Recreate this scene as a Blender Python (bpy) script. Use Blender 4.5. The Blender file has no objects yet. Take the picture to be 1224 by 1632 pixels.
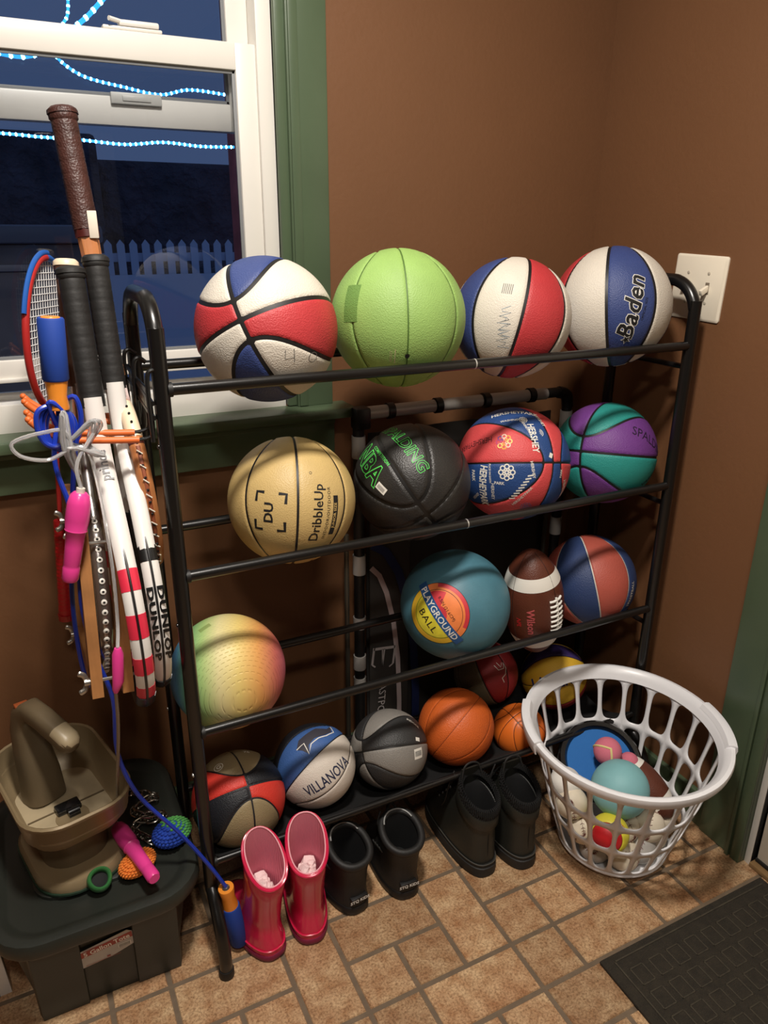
import bpy, bmesh, math, random
import numpy as np
from mathutils import Vector, Matrix
PI = math.pi
random.seed(7)
sc = bpy.context.scene
COL = sc.collection

# ------------------------------------------------------------------ camera
CAM = np.array([0.0, 0.0, 1.368])
YAW, PITCH, ROLL = math.radians(26.70), math.radians(20.93), math.radians(-0.39)
_f = np.array([math.sin(YAW)*math.cos(PITCH), math.cos(YAW)*math.cos(PITCH), -math.sin(PITCH)])
_r = np.array([math.cos(YAW), -math.sin(YAW), 0.0]); _d = np.cross(_f, _r)
CR = _r*math.cos(ROLL)+_d*math.sin(ROLL); CD = -_r*math.sin(ROLL)+_d*math.cos(ROLL)
cam_d = bpy.data.cameras.new('camera'); cam = bpy.data.objects.new('camera', cam_d); COL.objects.link(cam)
cam.matrix_world = Matrix(((CR[0], -CD[0], -_f[0], CAM[0]), (CR[1], -CD[1], -_f[1], CAM[1]), (CR[2], -CD[2], -_f[2], CAM[2]), (0, 0, 0, 1)))
cam_d.sensor_fit = 'VERTICAL'; cam_d.sensor_height = 24.0; cam_d.lens = 24.0*1194/1632; cam_d.clip_start = 0.02
sc.camera = cam

# ------------------------------------------------------------------ world, lamps, exposure
w = bpy.data.worlds.new('night'); sc.world = w; w.use_nodes = True
w.node_tree.nodes['Background'].inputs[0].default_value = (0.075, 0.125, 0.27, 1)
w.node_tree.nodes['Background'].inputs[1].default_value = 0.55
def area(name, loc, target, size, watt, col):
    l = bpy.data.lights.new(name, 'AREA'); l.shape = 'DISK'; l.size = size; l.energy = watt; l.color = col
    o = bpy.data.objects.new(name, l); COL.objects.link(o); o.location = loc
    o.rotation_euler = (Vector(target)-Vector(loc)).to_track_quat('-Z', 'Y').to_euler()
    return o
area('ceiling_lamp_near', (0.26, 0.54, 2.40), (0.26, 0.54, 0), 0.20, 33, (1.0, 0.93, 0.85))
area('ceiling_lamp_far', (-0.10, -0.42, 2.40), (-0.10, -0.42, 0), 0.20, 12, (1.0, 0.93, 0.85))
area('rear_fill_lamp', (-1.6, -2.6, 2.40), (-1.6, -2.6, 0), 0.20, 4, (1.0, 0.93, 0.85))  # added fill lamp, brightens the door trim mirrored in the pane
sc.view_settings.view_transform = 'Standard'; sc.view_settings.look = 'None'
sc.view_settings.gamma = 1.0; sc.view_settings.exposure = 0.26
sc.view_settings.use_curve_mapping = False

# ------------------------------------------------------------------ materials
def lin(c):
    return tuple(((x/255)/12.92 if x/255 <= 0.04045 else ((x/255+0.055)/1.055)**2.4) for x in c)
MATS = {}
def mat(name, col, rough=0.5, metal=0.0, bump=None, var=None, coat=0.0, spec=0.5, emit=None, alpha=None, trans=0, col2=None, rnd=0.0):
    """bump=(kind, scale, strength[, distance]); var=(scale, amount) darkening/lightening noise; col2 mixes a second colour by noise"""
    if name in MATS: return MATS[name]
    m = bpy.data.materials.new(name); m.use_nodes = True; nt = m.node_tree; N = nt.nodes; L = nt.links
    b = N['Principled BSDF']; c = lin(col)
    b.inputs['Base Color'].default_value = (*c, 1); b.inputs['Roughness'].default_value = rough
    b.inputs['Metallic'].default_value = metal; b.inputs['Specular IOR Level'].default_value = spec
    b.inputs['Coat Weight'].default_value = coat; b.inputs['Coat Roughness'].default_value = 0.15
    if trans: b.inputs['Transmission Weight'].default_value = trans
    if emit: b.inputs['Emission Color'].default_value = (*lin(emit[0]), 1); b.inputs['Emission Strength'].default_value = emit[1]
    tc = N.new('ShaderNodeTexCoord')
    out = None
    if var or col2 or rnd:
        sc_, amt = var if var else (8, 0.0)
        nz = N.new('ShaderNodeTexNoise'); nz.inputs['Scale'].default_value = sc_; nz.inputs['Detail'].default_value = 6
        L.new(tc.outputs['Object'], nz.inputs['Vector'])
        rp = N.new('ShaderNodeValToRGB'); rp.color_ramp.elements[0].position = 0.3; rp.color_ramp.elements[1].position = 0.7
        c2 = lin(col2) if col2 else tuple(min(1, x*(1+amt)) for x in c)
        c1 = c if col2 else tuple(x*(1-amt) for x in c)
        rp.color_ramp.elements[0].color = (*c1, 1); rp.color_ramp.elements[1].color = (*c2, 1)
        L.new(nz.outputs['Fac'], rp.inputs['Fac']); out = rp.outputs['Color']
        if rnd:
            oi = N.new('ShaderNodeObjectInfo'); hs = N.new('ShaderNodeHueSaturation')
            mr = N.new('ShaderNodeMapRange'); mr.inputs['To Min'].default_value = 1-rnd; mr.inputs['To Max'].default_value = 1+rnd
            L.new(oi.outputs['Random'], mr.inputs['Value']); L.new(mr.outputs['Result'], hs.inputs['Value']); L.new(out, hs.inputs['Color'])
            out = hs.outputs['Color']
        L.new(out, b.inputs['Base Color'])
    if bump:
        kind, s, st = bump[:3]
        if kind == 'voronoi':
            t = N.new('ShaderNodeTexVoronoi'); t.inputs['Scale'].default_value = s; o = t.outputs['Distance']
        elif kind == 'wave':
            t = N.new('ShaderNodeTexWave'); t.inputs['Scale'].default_value = s; o = t.outputs['Fac']; t.bands_direction = bump[4] if len(bump) > 4 else 'X'
        elif kind == 'weave':
            t = N.new('ShaderNodeTexBrick'); t.inputs['Scale'].default_value = s; t.inputs['Mortar Size'].default_value = 0.2; t.inputs['Mortar Smooth'].default_value = 0.6; o = t.outputs['Fac']
        else:
            t = N.new('ShaderNodeTexNoise'); t.inputs['Scale'].default_value = s; t.inputs['Detail'].default_value = 5; o = t.outputs['Fac']
        L.new(tc.outputs['Object'], t.inputs['Vector'])
        bp = N.new('ShaderNodeBump'); bp.inputs['Strength'].default_value = st; bp.inputs['Distance'].default_value = bump[3] if len(bump) > 3 else 0.001
        L.new(o, bp.inputs['Height']); L.new(bp.outputs['Normal'], b.inputs['Normal'])
    MATS[name] = m
    return m

# ------------------------------------------------------------------ geometry helpers: a geo is (V ndarray, F list)
def G(V, F): return (np.asarray(V, float).reshape(-1, 3), [tuple(f) for f in F])
def join(*gs):
    Vs, Fs, n = [], [], 0
    for V, F in gs:
        Vs.append(V); Fs += [tuple(i+n for i in f) for f in F]; n += len(V)
    return (np.vstack(Vs), Fs)
def xf(g, M):
    M = np.array(M); return (g[0] @ M[:3, :3].T + M[:3, 3], g[1])
def mv(g, x, y, z): return (g[0]+np.array([x, y, z]), g[1])
def RT(loc=(0, 0, 0), rx=0, ry=0, rz=0):
    return Matrix.Translation(loc) @ Matrix.Rotation(rz, 4, 'Z') @ Matrix.Rotation(ry, 4, 'Y') @ Matrix.Rotation(rx, 4, 'X')
def box(x0, x1, y0, y1, z0, z1, bev=0.0, seg=2):
    bm = bmesh.new(); bmesh.ops.create_cube(bm, size=1)
    for v in bm.verts: v.co = ((x0+x1)/2+v.co.x*(x1-x0), (y0+y1)/2+v.co.y*(y1-y0), (z0+z1)/2+v.co.z*(z1-z0))
    if bev: bmesh.ops.bevel(bm, geom=bm.edges[:], offset=bev, segments=seg, profile=0.5, affect='EDGES')
    return frombm(bm)
def frombm(bm):
    bm.verts.index_update()
    g = (np.array([v.co[:] for v in bm.verts]), [tuple(v.index for v in f.verts) for f in bm.faces]); bm.free(); return g
def unit(v): v = np.asarray(v, float); return v/np.linalg.norm(v)
def cat(P, n=8, closed=False):
    P = [np.asarray(p, float) for p in P]; out = []; m = len(P)
    rng = range(m) if closed else range(m-1)
    for i in rng:
        if closed: a, b, c, d = P[i-1], P[i], P[(i+1) % m], P[(i+2) % m]
        else: a, b, c, d = P[max(i-1, 0)], P[i], P[i+1], P[min(i+2, m-1)]
        for k in range(n):
            t = k/n; out.append(0.5*((2*b)+(c-a)*t+(2*a-5*b+4*c-d)*t*t+(3*b-a-3*c+d)*t**3))
    if not closed: out.append(P[-1])
    return out
def tube(P, r, seg=10, closed=False, cap=True, sq=1.0, nrm=None):
    """sweep; r number or list; sq flattens along second axis; nrm = fixed first normal"""
    P = [np.asarray(p, float) for p in P]; n = len(P); R = [r]*n if np.isscalar(r) else r
    T = []
    for i in range(n):
        a = P[i-1] if (closed or i > 0) else P[i]; b = P[(i+1) % n] if (closed or i < n-1) else P[i]
        T.append(unit(b-a))
    u = np.asarray(nrm, float) if nrm is not None else (np.array([0, 0, 1.]) if abs(T[0][2]) < 0.9 else np.array([1., 0, 0]))
    V, F = [], []
    for i in range(n):
        if nrm is not None: u = np.asarray(nrm, float)
        u = unit(u-T[i]*np.dot(u, T[i])); v = np.cross(T[i], u)
        for k in range(seg):
            a = 2*PI*k/seg; V.append(P[i]+R[i]*(math.cos(a)*u+sq*math.sin(a)*v))
    m = n if closed else n-1
    for i in range(m):
        for k in range(seg):
            a, b = i*seg+k, i*seg+(k+1) % seg; c, d = ((i+1) % n)*seg+(k+1) % seg, ((i+1) % n)*seg+k
            F.append((a, b, c, d))
    if cap and not closed: F.append(tuple(range(seg))[::-1]); F.append(tuple(range((n-1)*seg, n*seg)))
    return G(V, F)
def loft(rings, cap0=True, cap1=True, closed=True):
    n = len(rings[0]); V = [p for r in rings for p in r]; F = []
    for i in range(len(rings)-1):
        for k in range(n if closed else n-1):
            F.append((i*n+k, i*n+(k+1) % n, (i+1)*n+(k+1) % n, (i+1)*n+k))
    if cap0: F.append(tuple(range(n))[::-1])
    if cap1: F.append(tuple(range((len(rings)-1)*n, len(rings)*n)))
    return G(V, F)
def lathe(prof, seg=24, cap0=True, cap1=True):
    return loft([[(r*math.cos(2*PI*k/seg), r*math.sin(2*PI*k/seg), z) for k in range(seg)] for r, z in prof], cap0, cap1)
def rrect(w, d, r, n=5):
    out = []
    for cx, cy, a0 in ((w/2-r, d/2-r, 0), (-w/2+r, d/2-r, PI/2), (-w/2+r, -d/2+r, PI), (w/2-r, -d/2+r, 1.5*PI)):
        for k in range(n+1):
            a = a0+PI/2*k/n; out.append((cx+r*math.cos(a), cy+r*math.sin(a)))
    return out
def between(a, b, r, seg=10): return tube([a, b], r, seg)
_ico = {}
def ico(s):
    if s not in _ico:
        bm = bmesh.new(); bmesh.ops.create_icosphere(bm, subdivisions=s, radius=1)
        g = frombm(bm); _ico[s] = (g[0]/np.linalg.norm(g[0], axis=1)[:, None], g[1])
    return _ico[s]
def sphere(c, r, s=3, scale=(1, 1, 1)):
    V, F = ico(s); return (V*r*np.array(scale)+np.array(c), F)

# ------------------------------------------------------------------ object helpers
ORG = {}
def mk(name, g, m, parent=None, base=None, smooth=True, angle=40):
    me = bpy.data.meshes.new(name); V, F = g
    o = bpy.data.objects.new(name, me); COL.objects.link(o)
    if parent is not None: org = ORG[parent.name]; o.parent = parent
    else:
        org = np.array(base if base is not None else (0, 0, 0), float); o.location = org
    ORG[o.name] = org
    me.from_pydata((V-org).tolist(), [], F); me.update()
    if m is not None: me.materials.append(m)
    if smooth: me.shade_smooth(); me.set_sharp_from_angle(angle=math.radians(angle))
    return o
def tag(o, label, category, group=None):
    o['label'] = label; o['category'] = category
    if group: o['group'] = group
    return o
def thing(name, label, category, base, group=None):
    o = bpy.data.objects.new(name, None); COL.objects.link(o); o.location = base; o.empty_display_size = 0.05
    ORG[o.name] = np.array(base, float); return tag(o, label, category, group)
def struct(name, g, m, parent=None, **k):
    o = mk(name, g, m, parent, **k)
    if parent is None: o['kind'] = 'structure'
    return o

# ------------------------------------------------------------------ flat print (lettering, labels) wrapped on surfaces
def text2d(body, h, bold=0.0, shear=0.0, width=1.0, space=1.0):
    cu = bpy.data.curves.new('lettering', 'FONT'); cu.body = body; cu.size = 1.0; cu.resolution_u = 2; cu.offset = bold; cu.shear = shear; cu.space_character = space
    cu.align_x = 'CENTER'; cu.align_y = 'CENTER'
    ob = bpy.data.objects.new('lettering', cu); me = bpy.data.meshes.new_from_object(ob)
    V = np.array([v.co[:] for v in me.vertices]); F = [tuple(p.vertices) for p in me.polygons]
    bpy.data.objects.remove(ob); bpy.data.curves.remove(cu); bpy.data.meshes.remove(me)
    V[:, 0] -= (V[:, 0].max()+V[:, 0].min())/2; V[:, 1] -= (V[:, 1].max()+V[:, 1].min())/2
    s = h/0.70; V = V*s; V[:, 0] *= width; return (V, F)
def poly2d(pts): return G([(x, y, 0) for x, y in pts], [tuple(range(len(pts)))])
def rect2d(x0, x1, y0, y1): return poly2d([(x0, y0), (x1, y0), (x1, y1), (x0, y1)])
def disc2d(r, n=40, x=0, y=0, a0=0, a1=2*PI, r0=0.0):
    if r0 <= 0 and a1-a0 > 6.28: return poly2d([(x+r*math.cos(2*PI*k/n), y+r*math.sin(2*PI*k/n)) for k in range(n)])
    V, F = [], []
    for k in range(n+1):
        a = a0+(a1-a0)*k/n; V += [(x+r*math.cos(a), y+r*math.sin(a), 0), (x+r0*math.cos(a), y+r0*math.sin(a), 0)]
    return G(V, [(2*k, 2*k+2, 2*k+3, 2*k+1) for k in range(n)])
def line2d(P, wd):
    V, F = [], []
    P = [np.array(p, float) for p in P]
    for i, p in enumerate(P):
        a = P[max(i-1, 0)]; b = P[min(i+1, len(P)-1)]; t = (b-a)/np.linalg.norm(b-a); n = np.array([-t[1], t[0]])*wd/2
        V += [(*(p+n), 0), (*(p-n), 0)]
    return G(V, [(2*k, 2*k+1, 2*k+3, 2*k+2) for k in range(len(P)-1)])
def rot2d(g, ang, x=0, y=0):
    c, s = math.cos(ang), math.sin(ang); V = g[0].copy()
    V[:, 0], V[:, 1] = g[0][:, 0]*c-g[0][:, 1]*s+x, g[0][:, 0]*s+g[0][:, 1]*c+y; return (V, g[1])
def dice(g, L):
    bm = bmesh.new(); vs = [bm.verts.new(v) for v in g[0]]
    for f in g[1]:
        try: bm.faces.new([vs[i] for i in f])
        except ValueError: pass
    bmesh.ops.triangulate(bm, faces=bm.faces[:])
    for _ in range(5):
        e = [e for e in bm.edges if e.calc_length() > L]
        if not e: break
        bmesh.ops.subdivide_edges(bm, edges=e, cuts=1); bmesh.ops.triangulate(bm, faces=[f for f in bm.faces if len(f.verts) > 3])
    return frombm(bm)
def on_plane(g, o, ex, ey, lift=0.0004):
    o = np.asarray(o, float); ex = unit(ex); ey = unit(np.asarray(ey, float)-ex*np.dot(ex, ey)); n = np.cross(ex, ey)
    return (o+g[0][:, :1]*ex+g[0][:, 1:2]*ey+n*lift, g[1])
# ------------------------------------------------------------------ the room
YW, XR = 1.535, 1.35
M_wall = mat('brown_wall_paint', (114, 77, 49), 0.55, bump=('noise', 90, 0.25, 0.002), var=(2.5, 0.06))
M_green = mat('green_trim_paint', (80, 96, 72), 0.38, bump=('noise', 60, 0.15, 0.001), var=(6, 0.08))
M_white = mat('white_vinyl_frame', (226, 222, 214), 0.35, var=(5, 0.03))
M_ceil = mat('ceiling_paint', (225, 220, 210), 0.8)
M_grout = mat('grout_grey', (104, 88, 70), 0.7, bump=('noise', 300, 0.4), var=(30, 0.15))
M_tile = mat('stone_look_tile', (160, 122, 88), 0.42, bump=('noise', 160, 0.35, 0.0015), var=(34, 0.2), col2=(196, 168, 134), rnd=0.22)
def speckle(m):
    nt = m.node_tree; N = nt.nodes; L = nt.links; b = N['Principled BSDF']; src = b.inputs['Base Color'].links[0].from_socket; tc = [n for n in N if n.type == 'TEX_COORD'][0]
    oi = N.new('ShaderNodeObjectInfo'); ad = N.new('ShaderNodeVectorMath'); ad.operation = 'ADD'; L.new(tc.outputs['Object'], ad.inputs[0]); L.new(oi.outputs['Location'], ad.inputs[1])
    for nz in [n for n in N if n.type == 'TEX_NOISE']: L.new(ad.outputs[0], nz.inputs['Vector'])
    f = N.new('ShaderNodeTexNoise'); f.inputs['Scale'].default_value = 210; f.inputs['Detail'].default_value = 8; f.inputs['Roughness'].default_value = .7; L.new(ad.outputs[0], f.inputs['Vector'])
    rp = N.new('ShaderNodeValToRGB'); rp.color_ramp.elements[0].position = .34; rp.color_ramp.elements[1].position = .58; rp.color_ramp.elements[0].color = (.44, .38, .33, 1); rp.color_ramp.elements[1].color = (1.12, 1.12, 1.12, 1); L.new(f.outputs['Fac'], rp.inputs['Fac'])
    f2 = N.new('ShaderNodeTexNoise'); f2.inputs['Scale'].default_value = 11; f2.inputs['Detail'].default_value = 3; L.new(ad.outputs[0], f2.inputs['Vector'])
    r2 = N.new('ShaderNodeValToRGB'); r2.color_ramp.elements[0].position = .35; r2.color_ramp.elements[1].position = .65; r2.color_ramp.elements[0].color = (.84, .73, .65, 1); r2.color_ramp.elements[1].color = (1.05, 1.05, 1.0, 1); L.new(f2.outputs['Fac'], r2.inputs['Fac'])
    for r in (rp, r2):
        mx = N.new('ShaderNodeMix'); mx.data_type = 'RGBA'; mx.blend_type = 'MULTIPLY'; mx.inputs['Factor'].default_value = 1.0; L.new(src, mx.inputs['A']); L.new(r.outputs['Color'], mx.inputs['B']); src = mx.outputs['Result']
    L.new(src, b.inputs['Base Color'])
speckle(M_tile)
wx0, wx1, wz0, wz1 = -0.56, 0.533, 0.992, 2.12           # window opening
# back wall, four pieces round the opening as one mesh
struct('wall_back', join(box(-3.2, wx0, YW, YW+.12, 0, 2.45), box(wx1, XR+.12, YW, YW+.12, 0, 2.45), box(wx0, wx1, YW, YW+.12, 0, wz0), box(wx0, wx1, YW, YW+.12, wz1, 2.45)), M_wall, smooth=False)
# right wall, with the doorway near the camera
dy0, dy1, dz = -0.10, 0.80, 2.05
struct('wall_right', join(box(XR, XR+.12, dy1, YW, 0, 2.45), box(XR, XR+.12, -4.0, dy0, 0, 2.45), box(XR, XR+.12, dy0, dy1, dz, 2.45)), M_wall, smooth=False)
struct('wall_left', box(-3.32, -3.2, -4.0, YW+.12, 0, 2.45), M_wall, smooth=False)
struct('wall_front', box(-3.32, XR+.12, -4.12, -4.0, 0, 2.45), M_wall, smooth=False)
struct('ceiling', box(-3.32, XR+.12, -4.12, YW+.12, 2.45, 2.5), M_ceil, smooth=False)
floor = struct('floor', box(-3.32, XR+.14, -4.12, YW+.12, -0.03, -0.0018), M_grout, smooth=False)
U = 0.107
tile_mesh = {}
def add_tile(i, j, w, h):
    x0, y1 = 0.418+U*i, 0.983-U*j
    x1, y0 = x0+U*w, y1-U*h
    if x0 < -1.55 or y0 < -0.6: return
    x1 = min(x1, XR+0.02); y1 = min(y1, YW); g_ = 0.0040
    if x1-x0 < 0.02 or y1-y0 < 0.02: return
    key = (round(x1-x0, 4), round(y1-y0, 4))
    if key not in tile_mesh:
        a, b = key[0]/2-g_, key[1]/2-g_
        top, c = 0.0, 0.0022
        V = [(-a, -b, -.003), (a, -b, -.003), (a, b, -.003), (-a, b, -.003), (-a+c, -b+c, top), (a-c, -b+c, top), (a-c, b-c, top), (-a+c, b-c, top)]
        F = [(4, 5, 6, 7), (0, 1, 5, 4), (1, 2, 6, 5), (2, 3, 7, 6), (3, 0, 4, 7)]
        me = bpy.data.meshes.new('tile'); me.from_pydata(V, [], F); me.materials.append(M_tile); tile_mesh[key] = me
    o = bpy.data.objects.new('tile', tile_mesh[key]); COL.objects.link(o); o.parent = floor
    o.location = ((x0+x1)/2, (y0+y1)/2, 0.0002)
for jb in range(-7, 13, 3):            # bands of three rows: a two-row band of long and square tiles, then a single row
    for ib in range(-18, 11, 3):
        add_tile(ib, jb+0, 2, 1); add_tile(ib, jb+1, 1, 1); add_tile(ib+1, jb+1, 1, 1); add_tile(ib+2, jb, 1, 2)
        s = 0 if (jb+7) % 6 else 1
        add_tile(ib+s, jb+2, 2, 1); add_tile(ib+2+s, jb+2, 1, 1)

# --- window
Mg = bpy.data.materials.new('window_glass'); Mg.use_nodes = True; nt = Mg.node_tree; nt.nodes.clear()
o_ = nt.nodes.new('ShaderNodeOutputMaterial'); mx = nt.nodes.new('ShaderNodeMixShader'); tr = nt.nodes.new('ShaderNodeBsdfTransparent'); gl = nt.nodes.new('ShaderNodeBsdfGlossy'); fr = nt.nodes.new('ShaderNodeFresnel')
gl.inputs['Roughness'].default_value = 0.01; tr.inputs[0].default_value = (0.95, 0.96, 0.97, 1); fr.inputs[0].default_value = 1.52
nt.links.new(fr.outputs[0], mx.inputs[0]); nt.links.new(tr.outputs[0], mx.inputs[1]); nt.links.new(gl.outputs[0], mx.inputs[2]); nt.links.new(mx.outputs[0], o_.inputs[0])
win = bpy.data.objects.new('window_1', None); COL.objects.link(win); ORG['window_1'] = np.zeros(3); win['kind'] = 'structure'
# outer vinyl frame: jambs, head, sloped sill
mk('jamb', join(box(0.503, 0.533, YW+.004, YW+.115, 1.0, wz1, .002), box(wx0, wx0+.03, YW+.004, YW+.115, 1.0, wz1, .002)), M_white, win)
mk('head', box(wx0, wx1, YW+.004, YW+.115, wz1-.03, wz1, .002), M_white, win)
mk('sill_frame', join(box(wx0, wx1, YW+.002, YW+.115, 0.992, 1.052, .003), box(wx0, wx1, YW+.05, YW+.06, 1.052, 1.066, .001)), M_white, win)
def sash(name, y0, y1, z0, z1, xr, rail_b, rail_t, stile):
    xl = wx0+0.03
    s = mk(name, join(box(xr-stile, xr, y0, y1, z0, z1, .003), box(xl, xl+stile, y0, y1, z0, z1, .003)), M_white, win)
    mk('rail', box(xl+stile-.001, xr-stile+.001, y0, y1, z0, z0+rail_b, .003), M_white, s)
    mk('rail', box(xl+stile-.001, xr-stile+.001, y0, y1, z1-rail_t, z1, .003), M_white, s)
    gz = join(box(xl+stile, xr-stile, y0+.006, y0+.011, z0+rail_b-.004, z0+rail_b+.006, .001), box(xr-stile-.006, xr-stile+.002, y0+.006, y0+.011, z0+rail_b, z1-rail_t, .001), box(xl+stile, xr-stile, y0+.006, y0+.011, z1-rail_t-.006, z1-rail_t+.003, .001))
    mk('glazing_bead', gz, mat('grey_gasket', (120, 122, 124), 0.5), s)
    ym = (y0+y1)/2
    p = mk('pane', box(xl+stile-.003, xr-stile+.003, ym-.001, ym+.001, z0+rail_b-.002, z1-rail_t+.002), Mg, s, smooth=False)
    return s
lo = sash('lower_sash', YW+.010, YW+.040, 1.092, 1.680, 0.503, 0.040, 0.045, 0.040)
up = sash('upper_sash', YW+.050, YW+.078, 1.535, 2.09, 0.503, 0.048, 0.04, 0.042)
mk('lift_rail', box(-.5, .455, YW+.002, YW+.012, 1.092, 1.100, .002), M_white, lo)
mk('sash_latch', join(box(.235, .335, YW+.012, YW+.036, 1.680, 1.686, .002), box(.262, .330, YW+.010, YW+.030, 1.686, 1.696, .003), tube([(.275, YW+.02, 1.692), (.245, YW+.004, 1.694)], .004, 8)), M_white, lo)
mk('latch_keeper', join(box(.24, .33, YW+.042, YW+.052, 1.570, 1.589, .002), box(.26, .31, YW+.040, YW+.046, 1.575, 1.584, .001)), mat('grey_latch', (190, 188, 182), .4), up)
mk('sash_stop', box(.508, .514, YW+.006, YW+.03, 1.05, 1.86, .001), M_white, win)
# casing, stool and apron in green
cas = struct('trim_1', join(box(.552, .634, YW-.020, YW+.003, 0.998, 2.24, .003), box(.533, .556, YW-.012, YW+.05, 1.0, 2.2, .003), box(.556, .575, YW-.024, YW-.016, 1.0, 2.2, .002)), M_green)
struct('trim_2', box(-.66, .634, YW-.020, YW+.003, 2.12, 2.24, .003), M_green)
stool = struct('trim_3', join(box(-.70, .668, 1.462, YW+.012, .976, .9985, .004)), M_green)
struct('trim_4', join(box(-.66, .636, YW-.022, YW+.002, .885, .976, .003), box(-.66, .636, YW-.028, YW-.018, .955, .976, .003)), M_green)
# baseboards
struct('baseboard_back', join(box(-3.2, XR, YW-.014, YW+.001, 0, .09, .003)), M_green)
struct('baseboard_right', join(box(XR-.014, XR+.001, .932, YW-.014, 0, .09, .003)), M_green)
# doorway on the right: green casing, white door edge, wooden threshold
struct('trim_5', join(box(XR-.019, XR+.002, .815, .932, 0, 2.16, .003), box(XR-.024, XR-.012, .815, .838, 0, 2.16, .003), box(XR-.026, XR-.012, .842, .852, 0, 2.16, .002)), M_green)
struct('trim_6', join(box(XR-.002, XR+.118, .800, .815, 0, 2.05, .001)), M_white)
struct('trim_7', box(XR-.006, XR+.118, dy0, .800, -.001, .012, .003), mat('oak_threshold', (128, 100, 66), .4, var=(20, .15)))
dr = struct('door_1', box(XR+.012, XR+.056, dy0+.01, .795, .016, 2.04, .002), mat('cream_door_paint', (224, 214, 196), .4))
mk('weatherstrip', box(XR+.008, XR+.013, dy0+.01, .796, .013, .022, .001), mat('black_rubber_strip', (22, 20, 18), .7), dr)
# white door frame on the wall behind the photographer (seen mirrored in the pane)
struct('trim_8', join(box(.86, 1.06, -4.02, -3.96, 0, 2.2, .004), box(-.1, 1.06, -4.02, -3.96, 2.06, 2.2, .004)), M_white)
struct('door_2', box(-.1, .86, -4.01, -3.98, 0, 2.06, .003), mat('door_brown', (96, 70, 48), .5))

# --- light switch plate on the right wall
M_almond = mat('ivory_plastic', (232, 222, 202), .3)
sw = thing('light_switch', 'ivory double toggle light switch plate on the right wall behind the rack', 'light switch', (XR, 1.192, 1.248))
pl = xf(loft([[(x, y, 0) for x, y in rrect(.136, .133, .006)], [(x, y, .003) for x, y in rrect(.136, .133, .006)], [(x, y, .006) for x, y in rrect(.128, .125, .006)]]), Matrix(((0, 0, -1, XR), (1, 0, 0, 1.192), (0, 1, 0, 1.248), (0, 0, 0, 1))))
pl = xf(pl, RT((XR, 1.192, 1.248)) @ Matrix.Rotation(math.radians(1.5), 4, 'X') @ RT((-XR, -1.192, -1.248)))
mk('cover_plate', pl, M_almond, sw)
for yy, dn in ((1.219, 1), (1.165, -1)):
    s_ = mk('toggle_slot', box(XR-.0068, XR-.005, yy-.005, yy+.005, 1.236, 1.260, .0005), mat('slot_shadow_plastic', (120, 108, 92), .5), sw)
    mk('toggle', xf(join(box(-.020, .004, -.0042, .0042, -.006, .006, .0015)), RT((XR-.006, yy, 1.248), ry=math.radians(28*dn))), M_almond, sw)
    for zz in (1.278, 1.218): mk('screw', xf(lathe([(.0036, 0), (.0036, .001), (.002, .0018)], 12), RT((XR-.0055, yy, zz), ry=-PI/2)), mat('screw_ivory', (205, 196, 178), .3, .3), sw)

# --- outside, at night
M_snow = mat('dusky_snow', (190, 200, 220), .9, bump=('noise', 4, .3, .05))
struct('hedge_outside', join(box(-6, 14, 9.4, 10.0, -.4, 2.02, .05), box(-6, 1.2, 9.2, 9.8, -.4, 2.25, .05)), mat('dark_hedge', (92, 90, 98), .9, bump=('noise', 6, 1, .2), var=(3, .4)), smooth=False)
struct('ground_outside', box(-8, 12, 1.9, 16, -.42, -.35), M_snow, smooth=False)
M_picket = mat('white_picket', (215, 222, 235), .7)
fence = thing('picket_fence', 'pale picket fence standing outside beyond the dark window', 'fence', (1.1, 8, -.35))
mk('backing_board', box(-.9, 3.2, 7.965, 7.985, -.35, .90, .002), M_picket, fence); mk('fence_rail', join(box(-.9, 3.2, 8.02, 8.05, 1.02, 1.10, .004)), M_picket, fence); mk('fence_rail', join(box(-.9, 3.2, 8.02, 8.05, .1, .18, .004)), M_picket, fence)
me0 = None
for k in range(34):
    x = -.85+k*.118
    if me0 is None:
        p0 = mk('picket', G([(x-.036, 7.99, -.35), (x+.036, 7.99, -.35), (x+.036, 7.99, 1.18), (x, 7.99, 1.225), (x-.036, 7.99, 1.18), (x-.036, 8.01, -.35), (x+.036, 8.01, -.35), (x+.036, 8.01, 1.18), (x, 8.01, 1.225), (x-.036, 8.01, 1.18)],
            [(0, 1, 2, 3, 4), (9, 8, 7, 6, 5), (0, 5, 6, 1), (1, 6, 7, 2), (2, 7, 8, 3), (3, 8, 9, 4), (4, 9, 5, 0)]), M_picket, fence, smooth=False); me0 = p0
    else:
        p = p0.copy(); COL.objects.link(p); p.location = (k*.118, 0, 0)
M_dark = mat('porch_dark_wood', (96, 94, 102), .7, var=(6, .2))
pp = thing('reflection_post', 'reddish post outside the window, added in place of a reflection', 'post', (.88, 2.75, -.35))
mk('shaft', box(.80, .93, 2.7, 2.82, -.35, 2.7, .006), mat('reddish_reflection', (190, 84, 82), .7, var=(14, .3)), pp); mk('cap_block', box(.78, .95, 2.68, 2.84, -.35, -.2, .008), M_dark, pp)  # added post; its red colour stands in for a reflection in the pane
gr = thing('storage_cabinet', 'dark lidded cabinet outside on the porch seen through the pane', 'cabinet', (-.1, 4.2, -.35))
mk('cabinet_body', box(-.9, .45, 4.0, 4.6, -.35, 1.28, .02), M_dark, gr); mk('cabinet_lid', box(-.95, .5, 3.96, 4.64, 1.28, 1.36, .02), mat('grey_lid', (120, 120, 128), .5), gr); mk('cabinet_trim', box(-.93, .48, 3.98, 4.02, 1.16, 1.19, .004), mat('grey_lid', (120, 120, 128), .5), gr)
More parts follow.
